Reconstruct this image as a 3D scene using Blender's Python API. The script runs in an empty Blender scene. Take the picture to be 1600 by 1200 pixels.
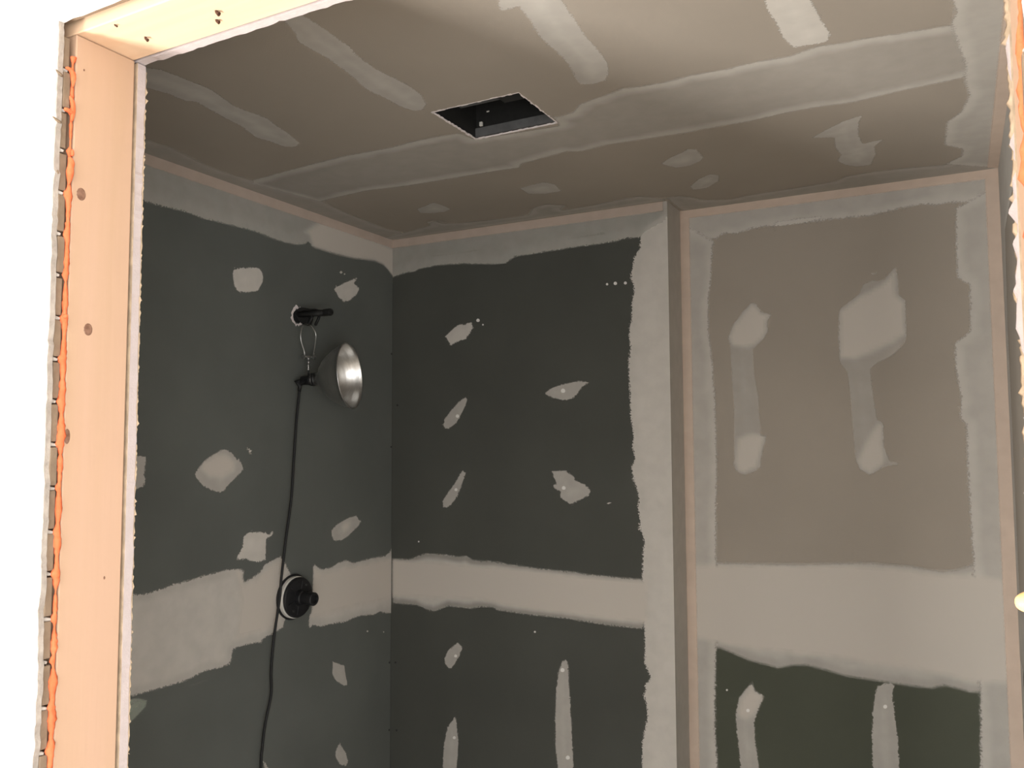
import bpy, bmesh, math, random
import numpy as np
from mathutils import Vector, Matrix
from mathutils.geometry import delaunay_2d_cdt
scene = bpy.context.scene
COL = scene.collection

# ------------------------------------------------------------------ measures (metres)
H = 2.44          # bathroom ceiling
EX = 1.0341       # where the main back wall ends
REC = 0.1313      # depth of the recessed part
RX = 1.9193       # right wall
YF = -1.6655      # inner face of the doorway wall
JX = 0.7824       # left jamb face
JR = 1.848        # right jamb face
HZ = 2.2492       # underside of the header
SY0, SY1 = -1.7718, -1.6828   # stud depth
LY0, LY1 = -1.7890, -1.7790   # lath depth
PY0 = -1.7970     # plaster face towards the outer room
OX0, OX1, OY, OH = -1.7, 3.0, -5.0, 2.62   # outer room

# ------------------------------------------------------------------ camera
cd = bpy.data.cameras.new('camera')
cd.sensor_width = 36.0
cd.lens = 1304.0946 / 1600 * 36.0
cd.clip_start = 0.02
camera = bpy.data.objects.new('camera', cd)
COL.objects.link(camera)
_y, _p, _r = (math.radians(a) for a in (28.1115, 3.9184, -0.2404))
_fw = Vector((-math.sin(_y) * math.cos(_p), math.cos(_y) * math.cos(_p), math.sin(_p)))
_rt = Vector((math.cos(_y), math.sin(_y), 0))
_up = _rt.cross(_fw)
_rt, _up = _rt * math.cos(_r) + _up * math.sin(_r), _up * math.cos(_r) - _rt * math.sin(_r)
_m = Matrix((_rt, _up, -_fw)).transposed().to_4x4()
_m.translation = Vector((1.7991, -2.4495, 1.7054))
camera.matrix_world = _m
scene.camera = camera

# ------------------------------------------------------------------ world, light, exposure
w = bpy.data.worlds.new('daylight')
scene.world = w
w.use_nodes = True
w.node_tree.nodes['Background'].inputs['Color'].default_value = (0.93, 0.96, 1.0, 1)
w.node_tree.nodes['Background'].inputs['Strength'].default_value = 1.2

def area(name, loc, target, sx, sy, power, color):
    l = bpy.data.lights.new(name, 'AREA')
    l.shape = 'RECTANGLE'; l.size = sx; l.size_y = sy; l.energy = power; l.color = color
    o = bpy.data.objects.new(name, l); COL.objects.link(o)
    o.location = loc
    o.rotation_euler = (Vector(target) - Vector(loc)).to_track_quat('-Z', 'Y').to_euler()
    return o
# fill light in an added, unseen low window behind the photographer
WX0, WX1, WZ0, WZ1 = -0.6, 2.85, 0.25, 2.0
area('window_fill', ((WX0 + WX1) / 2, OY - 0.01, (WZ0 + WZ1) / 2), ((WX0 + WX1) / 2, 0, (WZ0 + WZ1) / 2),
     WX1 - WX0 - 0.1, WZ1 - WZ0 - 0.1, 24, (0.99, 0.99, 0.98))
VY0, VY1, VZ0, VZ1 = -4.5, -2.7, 0.35, 2.1  # second unseen window, added to brighten the bathroom's left wall
area('window_fill_right', (OX1 + 0.01, (VY0 + VY1) / 2, (VZ0 + VZ1) / 2), (0, (VY0 + VY1) / 2, (VZ0 + VZ1) / 2),
     VY1 - VY0 - 0.1, VZ1 - VZ0 - 0.1, 36, (0.99, 0.99, 0.985))

vs = scene.view_settings
vs.view_transform = 'Standard'; vs.look = 'None'; vs.gamma = 1.0; vs.use_curve_mapping = False
vs.exposure = 1.05

# ------------------------------------------------------------------ materials
MATS = {}
def mat(name, color, rough=0.8, metal=0.0, var=0.0, scale=20.0, bump=0.0, bscale=200.0, stretch=(1, 1, 1), color2=None, spec=0.3):
    m = bpy.data.materials.new(name); m.use_nodes = True
    nt = m.node_tree; b = nt.nodes['Principled BSDF']
    b.inputs['Roughness'].default_value = rough; b.inputs['Metallic'].default_value = metal
    b.inputs['Specular IOR Level'].default_value = spec
    tc = nt.nodes.new('ShaderNodeTexCoord'); mp = nt.nodes.new('ShaderNodeMapping')
    mp.inputs['Scale'].default_value = stretch
    nt.links.new(tc.outputs['Object'], mp.inputs['Vector'])
    n = nt.nodes.new('ShaderNodeTexNoise'); n.inputs['Scale'].default_value = scale; n.inputs['Detail'].default_value = 5
    nt.links.new(mp.outputs['Vector'], n.inputs['Vector'])
    mx = nt.nodes.new('ShaderNodeMix'); mx.data_type = 'RGBA'
    c2 = color2 or tuple(c * (1 - var) for c in color)
    mx.inputs['A'].default_value = (*color, 1); mx.inputs['B'].default_value = (*c2, 1)
    cr = nt.nodes.new('ShaderNodeMapRange'); cr.inputs['From Min'].default_value = 0.35; cr.inputs['From Max'].default_value = 0.65
    nt.links.new(n.outputs['Fac'], cr.inputs['Value'])
    nt.links.new(cr.outputs['Result'], mx.inputs['Factor'])
    nt.links.new(mx.outputs['Result'], b.inputs['Base Color'])
    if bump:
        n2 = nt.nodes.new('ShaderNodeTexNoise'); n2.inputs['Scale'].default_value = bscale; n2.inputs['Detail'].default_value = 4
        nt.links.new(mp.outputs['Vector'], n2.inputs['Vector'])
        bp = nt.nodes.new('ShaderNodeBump'); bp.inputs['Strength'].default_value = bump; bp.inputs['Distance'].default_value = 0.002
        nt.links.new(n2.outputs['Fac'], bp.inputs['Height']); nt.links.new(bp.outputs['Normal'], b.inputs['Normal'])
    MATS[name] = m
    return m

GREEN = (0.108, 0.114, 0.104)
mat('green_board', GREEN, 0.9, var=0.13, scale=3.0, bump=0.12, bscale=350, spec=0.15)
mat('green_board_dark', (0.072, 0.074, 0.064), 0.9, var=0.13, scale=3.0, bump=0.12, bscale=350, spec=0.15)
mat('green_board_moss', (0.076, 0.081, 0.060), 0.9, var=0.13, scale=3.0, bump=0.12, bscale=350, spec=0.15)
mat('tan_board', (0.318, 0.278, 0.232), 0.9, var=0.08, scale=2.5, bump=0.12, bscale=350, spec=0.15)
mat('gypsum', (0.72, 0.65, 0.63), 0.95, var=0.08, scale=40, bump=0.4, bscale=300, spec=0.1)
mat('gypsum_core', (0.50, 0.430, 0.415), 0.95, var=0.06, scale=40, bump=0.3, bscale=300, spec=0.1)
mat('paper', (0.50, 0.38, 0.26), 0.95, var=0.3, scale=60)
mat('plaster', (0.86, 0.83, 0.78), 0.95, var=0.05, scale=12, bump=0.3, bscale=120, spec=0.1)
mat('plaster_core', (0.44, 0.385, 0.335), 0.95, var=0.25, scale=60, bump=0.6, bscale=250, spec=0.1)
mat('pine', (0.53, 0.345, 0.240), 0.65, scale=22, stretch=(1, 1, 0.05), color2=(0.50, 0.330, 0.215), bump=0.15, bscale=90)
mat('pine_header', (0.76, 0.57, 0.40), 0.65, scale=22, stretch=(0.05, 1, 1), color2=(0.74, 0.50, 0.325), bump=0.15, bscale=90)
mat('knot', (0.16, 0.08, 0.05), 0.6, scale=160, color2=(0.27, 0.15, 0.10))
mat('knot_ring', (0.42, 0.25, 0.14), 0.7, var=0.2, scale=120)
mat('lath_wood', (0.235, 0.17, 0.115), 0.85, scale=60, stretch=(0.1, 1, 1), color2=(0.19, 0.135, 0.09), bump=0.3)
mat('foam', (0.82, 0.185, 0.075), 0.8, scale=90, color2=(0.76, 0.15, 0.055), bump=0.4, bscale=300)
mat('foam_lit', (0.92, 0.62, 0.28), 0.8, scale=90, color2=(0.90, 0.50, 0.20), bump=0.4, bscale=300)  # foam copy with the strong light on the right lumps put into its colour
mat('black_plastic', (0.012, 0.012, 0.013), 0.45, var=0.2)
mat('black_rubber', (0.010, 0.010, 0.010), 0.6, var=0.2)
mat('black_paint', (0.016, 0.016, 0.015), 0.5, var=0.25, scale=80)
mat('dark_steel', (0.055, 0.055, 0.054), 0.45, 0.7, var=0.3, scale=30)
mat('housing_grey', (0.13, 0.13, 0.13), 0.6, 0.2, var=0.3, scale=30)
mat('steel', (0.55, 0.55, 0.54), 0.3, 1.0, var=0.2, scale=60)
mat('aluminium', (0.55, 0.54, 0.52), 0.36, 1.0, var=0.12, scale=45, stretch=(6, 1, 1))
mat('rusty_nail', (0.12, 0.06, 0.04), 0.7, 0.4, var=0.4, scale=200)
mat('screw_black', (0.008, 0.008, 0.008), 0.5)
mat('subfloor', (0.58, 0.54, 0.48), 0.85, scale=9, stretch=(0.3, 1, 1), color2=(0.50, 0.46, 0.40), bump=0.2)
mat('oak_floor', (0.54, 0.48, 0.41), 0.5, scale=12, stretch=(1, 0.08, 1), color2=(0.46, 0.40, 0.33))
mat('outer_paint', (0.82, 0.81, 0.79), 0.9, var=0.03, scale=4)
mat('white_frame', (0.8, 0.8, 0.78), 0.4)
mat('gasket', (0.62, 0.60, 0.55), 0.7, var=0.15)
mat('hole_dark', (0.01, 0.01, 0.01), 0.95)
mat('lamp_yellow', (0.75, 0.45, 0.04), 0.45)

def mud(name, color, rim, centre, feather, rim_w=0.03, nscale=160.0, namp=0.004, color2=None, cscale=14.0):
    """joint compound as a thin see-through coat; alpha follows the distance d from the coat's free edge"""
    m = bpy.data.materials.new(name); m.use_nodes = True
    nt = m.node_tree; N = nt.nodes; L = nt.links
    b = N['Principled BSDF']; out = N['Material Output']
    b.inputs['Roughness'].default_value = 0.9; b.inputs['Specular IOR Level'].default_value = 0.12
    tc = N.new('ShaderNodeTexCoord')
    def noise(s, d=4):
        n = N.new('ShaderNodeTexNoise'); n.inputs['Scale'].default_value = s; n.inputs['Detail'].default_value = d
        L.new(tc.outputs['Object'], n.inputs['Vector']); return n.outputs['Fac']
    def math_(op, a, c=None):
        n = N.new('ShaderNodeMath'); n.operation = op
        for i, v in enumerate((a, c)):
            if v is None: continue
            if isinstance(v, (int, float)): n.inputs[i].default_value = v
            else: L.new(v, n.inputs[i])
        return n.outputs[0]
    def mr(v, a, c, x=0.0, y=1.0):
        n = N.new('ShaderNodeMapRange'); n.interpolation_type = 'SMOOTHSTEP'
        n.inputs['From Min'].default_value = a; n.inputs['From Max'].default_value = c
        n.inputs['To Min'].default_value = x; n.inputs['To Max'].default_value = y
        L.new(v, n.inputs['Value']); return n.outputs['Result']
    at = N.new('ShaderNodeAttribute'); at.attribute_name = 'd'
    d = at.outputs['Fac']
    dn = math_('ADD', d, math_('MULTIPLY', math_('SUBTRACT', noise(nscale), 0.55), namp * 2))
    edge = mr(dn, 0.0, feather)
    dl = math_('ADD', d, math_('MULTIPLY', math_('SUBTRACT', noise(11, 3), 0.5), rim_w * 0.9))
    ak = N.new('ShaderNodeAttribute'); ak.attribute_name = 'k'          # second, fuller coat
    body = mr(dl, rim_w * 0.5, rim_w * 1.5, rim, centre)
    body = math_('ADD', body, math_('MULTIPLY', ak.outputs['Fac'], math_('SUBTRACT', max(0.90, rim, centre), body)))
    streak = mr(noise(25, 6), 0.3, 0.7, 0.96, 1.03)
    al = math_('MULTIPLY', math_('MULTIPLY', edge, body), streak)
    al = math_('MAXIMUM', al, math_('MULTIPLY', ak.outputs['Fac'], 0.92))
    mx = N.new('ShaderNodeMix'); mx.data_type = 'RGBA'
    mx.inputs['A'].default_value = (*color, 1); mx.inputs['B'].default_value = (*(color2 or tuple(c * 0.96 for c in color)), 1)
    L.new(mr(noise(cscale, 3), 0.35, 0.65), mx.inputs['Factor'])
    mk = N.new('ShaderNodeMix'); mk.data_type = 'RGBA'; mk.inputs['B'].default_value = (*MUDW, 1)
    L.new(ak.outputs['Fac'], mk.inputs['Factor']); L.new(mx.outputs['Result'], mk.inputs['A']); L.new(mk.outputs['Result'], b.inputs['Base Color'])
    tr = N.new('ShaderNodeBsdfTransparent'); ms = N.new('ShaderNodeMixShader')
    L.new(al, ms.inputs['Fac']); L.new(tr.outputs[0], ms.inputs[1]); L.new(b.outputs[0], ms.inputs[2])
    L.new(ms.outputs[0], out.inputs['Surface'])
    MATS['mud_' + name] = m
MUD = (0.56, 0.525, 0.475)
MUDW = (0.525, 0.48, 0.425)
mud('thick', MUD, 0.90, 0.97, 0.004, nscale=230, namp=0.008)
mud('medium', MUD, 0.66, 0.74, 0.004, nscale=230, namp=0.007)
mud('strip', MUD, 0.50, 0.54, 0.004)
mud('thin', MUD, 0.20, 0.22, 0.012)
mud('thin_sage', (0.50, 0.55, 0.46), 0.40, 0.45, 0.006)
mud('band_corner', MUD, 0.58, 0.52, 0.007, 0.035, nscale=210, namp=0.009, color2=(0.53, 0.51, 0.46))
mud('band_corner_dull', MUD, 0.50, 0.42, 0.016, 0.03)
mud('band_corner_light', MUD, 0.80, 0.68, 0.010, 0.026, nscale=210, namp=0.010)
mud('band_seam_wall', MUD, 0.74, 0.84, 0.006, 0.022, nscale=210, namp=0.009)
mud('band_seam_thin', MUD, 0.46, 0.82, 0.006, 0.022, nscale=210, namp=0.010)
mud('band_seam_rec', MUD, 0.62, 0.75, 0.014, 0.03)
mud('band_seam_ceil', MUD, 0.74, 0.42, 0.012, 0.034)
mud('band_bead', MUD, 0.88, 0.92, 0.005, 0.03, nscale=210, namp=0.013)
mud('tape', (0.66, 0.52, 0.43), 0.55, 0.55, 0.006, 0.03, namp=0.002)
mud('tape_light', (0.72, 0.56, 0.45), 0.60, 0.60, 0.006, 0.03, namp=0.002)
mud('dirt', (0.10, 0.11, 0.10), 0.40, 0.50, 0.012, 0.02)
mud('fleck', (0.72, 0.70, 0.66), 0.95, 0.95, 0.002, 0.02, namp=0.001)

# ------------------------------------------------------------------ mesh helpers
def add_box(bm, x0, x1, y0, y1, z0, z1):
    v = [bm.verts.new(p) for p in ((x0, y0, z0), (x1, y0, z0), (x1, y1, z0), (x0, y1, z0), (x0, y0, z1), (x1, y0, z1), (x1, y1, z1), (x0, y1, z1))]
    for f in ((0, 3, 2, 1), (4, 5, 6, 7), (0, 1, 5, 4), (1, 2, 6, 5), (2, 3, 7, 6), (3, 0, 4, 7)):
        bm.faces.new([v[i] for i in f])
def add_tube(bm, pts, r, n=10, cap=True):
    """r: number or list; a tube along the points"""
    pts = [Vector(p) for p in pts]
    rs = r if isinstance(r, (list, tuple)) else [r] * len(pts)
    rings = []; ref = None
    for i, p in enumerate(pts):
        t = (pts[min(i + 1, len(pts) - 1)] - pts[max(i - 1, 0)]).normalized()
        if ref is None: ref = Vector((0, 0, 1)) if abs(t.z) < 0.9 else Vector((0, 1, 0))
        a = (ref - t * ref.dot(t)).normalized(); ref = a; b = t.cross(a)
        rings.append([bm.verts.new(p + (a * math.cos(k * 2 * math.pi / n) + b * math.sin(k * 2 * math.pi / n)) * rs[i]) for k in range(n)])
    for i in range(len(rings) - 1):
        for k in range(n):
            bm.faces.new((rings[i][k], rings[i][(k + 1) % n], rings[i + 1][(k + 1) % n], rings[i + 1][k]))
    if cap:
        bm.faces.new(rings[0][::-1]); bm.faces.new(rings[-1])
def add_lathe(bm, origin, axis, prof, n=48, closed=False):
    """prof: list of (distance along the axis, radius)"""
    axis = Vector(axis).normalized(); o = Vector(origin)
    a = axis.orthogonal().normalized(); b = axis.cross(a)
    rings = [[bm.verts.new(o + axis * s + (a * math.cos(k * 2 * math.pi / n) + b * math.sin(k * 2 * math.pi / n)) * max(r, 1e-5)) for k in range(n)] for s, r in prof]
    for i in range(len(rings) - 1 if not closed else len(rings)):
        A, B = rings[i], rings[(i + 1) % len(rings)]
        for k in range(n):
            bm.faces.new((A[k], A[(k + 1) % n], B[(k + 1) % n], B[k]))
    if not closed:
        if prof[0][1] > 1e-4: bm.faces.new(rings[0][::-1])
        if prof[-1][1] > 1e-4: bm.faces.new(rings[-1])
def obj(name, bm, m, parent=None, smooth=False, bevel=0.0):
    me = bpy.data.meshes.new(name)
    bmesh.ops.recalc_face_normals(bm, faces=bm.faces)
    bm.to_mesh(me); bm.free()
    o = bpy.data.objects.new(name, me); COL.objects.link(o)
    me.materials.append(MATS[m])
    if smooth:
        for p in me.polygons: p.use_smooth = True
    if bevel:
        md = o.modifiers.new('bevel', 'BEVEL'); md.width = bevel; md.segments = 2; md.limit_method = 'ANGLE'
    if parent: o.parent = parent
    return o
def box(name, m, parent, *b, bevel=0.0):
    bm = bmesh.new(); add_box(bm, *b); return obj(name, bm, m, parent, bevel=bevel)
def empty(name, label, cat, kind=None):
    o = bpy.data.objects.new(name, None); COL.objects.link(o); o.empty_display_size = 0.05
    o['label'] = label; o['category'] = cat
    if kind: o['kind'] = kind
    return o
def cyl(name, m, parent, p0, p1, r, n=20, smooth=False, bevel=0.0):
    bm = bmesh.new(); add_tube(bm, [p0, p1], r, n); return obj(name, bm, m, parent, smooth, bevel)

# ------------------------------------------------------------------ the room shell
T = 0.0127
S = 'structure'
wall_left = empty('wall_left', 'dark green moisture board wall with lamp and shower valve', 'wall', S)
wall_back = empty('wall_back', 'dark green board wall section in the middle, left of the recess', 'wall', S)
wall_recess = empty('wall_recess', 'recessed wall section with tan upper board and green lower board', 'wall', S)
wall_return = empty('wall_return', 'narrow plastered side of the wall step beside the recess', 'wall', S)
wall_right = empty('wall_right', 'sliver of taped wall at the right picture edge', 'wall', S)
wall_front = empty('wall_front', 'opened doorway wall of pine studs, lath and plaster, with orange foam', 'wall', S)
ceiling = empty('ceiling', 'tan drywall ceiling with taped seam and square hole', 'ceiling', S)
floor = empty('floor', 'bare plywood subfloor of the small bathroom', 'floor', S)
ROOT = {'left': wall_left, 'back': wall_back, 'rec': wall_recess, 'ret': wall_return, 'right': wall_right, 'ceil': ceiling}

G = 0.001
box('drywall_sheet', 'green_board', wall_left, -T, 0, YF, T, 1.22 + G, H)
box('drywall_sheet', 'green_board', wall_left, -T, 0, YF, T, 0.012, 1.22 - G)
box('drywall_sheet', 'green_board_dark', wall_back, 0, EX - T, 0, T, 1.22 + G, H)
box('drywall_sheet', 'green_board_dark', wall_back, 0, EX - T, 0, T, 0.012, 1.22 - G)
box('drywall_sheet', 'tan_board', wall_return, EX - T, EX, 0, REC, 0.012, H)
box('drywall_sheet', 'tan_board', wall_recess, EX - T, RX + T, REC, REC + T, 1.22 + G, H)
box('drywall_sheet', 'green_board_moss', wall_recess, EX - T, RX + T, REC, REC + T, 0.012, 1.22 - G)
box('drywall_sheet', 'tan_board', wall_right, RX, RX + T, YF, REC, 1.22 + G, H)
box('drywall_sheet', 'green_board', wall_right, RX, RX + T, YF, REC, 0.012, 1.22 - G)
# ceiling: front sheet with a square cut-out, rear sheet
HX0, HX1, HY0, HY1 = 0.786, 1.005, -0.928, -0.7345
SEAM = -0.675
bm = bmesh.new()
xs = [-T, HX0, HX1, RX + T]; ys = [YF - 0.02, HY0, HY1, SEAM - G]
for i in range(3):
    for j in range(3):
        if (i, j) != (1, 1): add_box(bm, xs[i], xs[i + 1], ys[j], ys[j + 1], H, H + T)
bmesh.ops.remove_doubles(bm, verts=bm.verts, dist=1e-5)
obj('drywall_sheet', bm, 'tan_board', ceiling)
box('drywall_sheet', 'tan_board', ceiling, -T, RX + T, SEAM + G, REC + T, H, H + T)
# ragged broken gypsum around the cut-out
random.seed(5)
bm = bmesh.new()
loop = [(HX0, HY0), (HX1, HY0), (HX1, HY1), (HX0, HY1)]
for a in range(4):
    p, q = Vector((*loop[a], 0)), Vector((*loop[(a + 1) % 4], 0)); n = 26
    d = (q - p).normalized(); inn = Vector((-d.y, d.x, 0))
    for k in range(n):
        s0 = p.lerp(q, k / n); s1 = p.lerp(q, (k + 1) / n); o_ = -inn * (0.0003 + random.random() ** 2 * 0.003)
        i_ = inn * random.choice((0.0005, 0.001, 0.003))
        v = [bm.verts.new(x + Vector((0, 0, z))) for z in (H - 0.0008, H + 0.0022) for x in (s0 + o_, s1 + o_, s1 + i_, s0 + i_)]
        for f in ((0, 3, 2, 1), (4, 5, 6, 7), (0, 1, 5, 4), (1, 2, 6, 5), (2, 3, 7, 6), (3, 0, 4, 7)): bm.faces.new([v[x] for x in f])
obj('broken_gypsum_rim', bm, 'gypsum', ceiling)
box('subfloor_sheet', 'subfloor', floor, -T, RX + T, SEAM + G, REC + T, -0.02, 0)
box('subfloor_sheet', 'subfloor', floor, -T, RX + T, PY0, SEAM - G, -0.02, 0)

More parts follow.
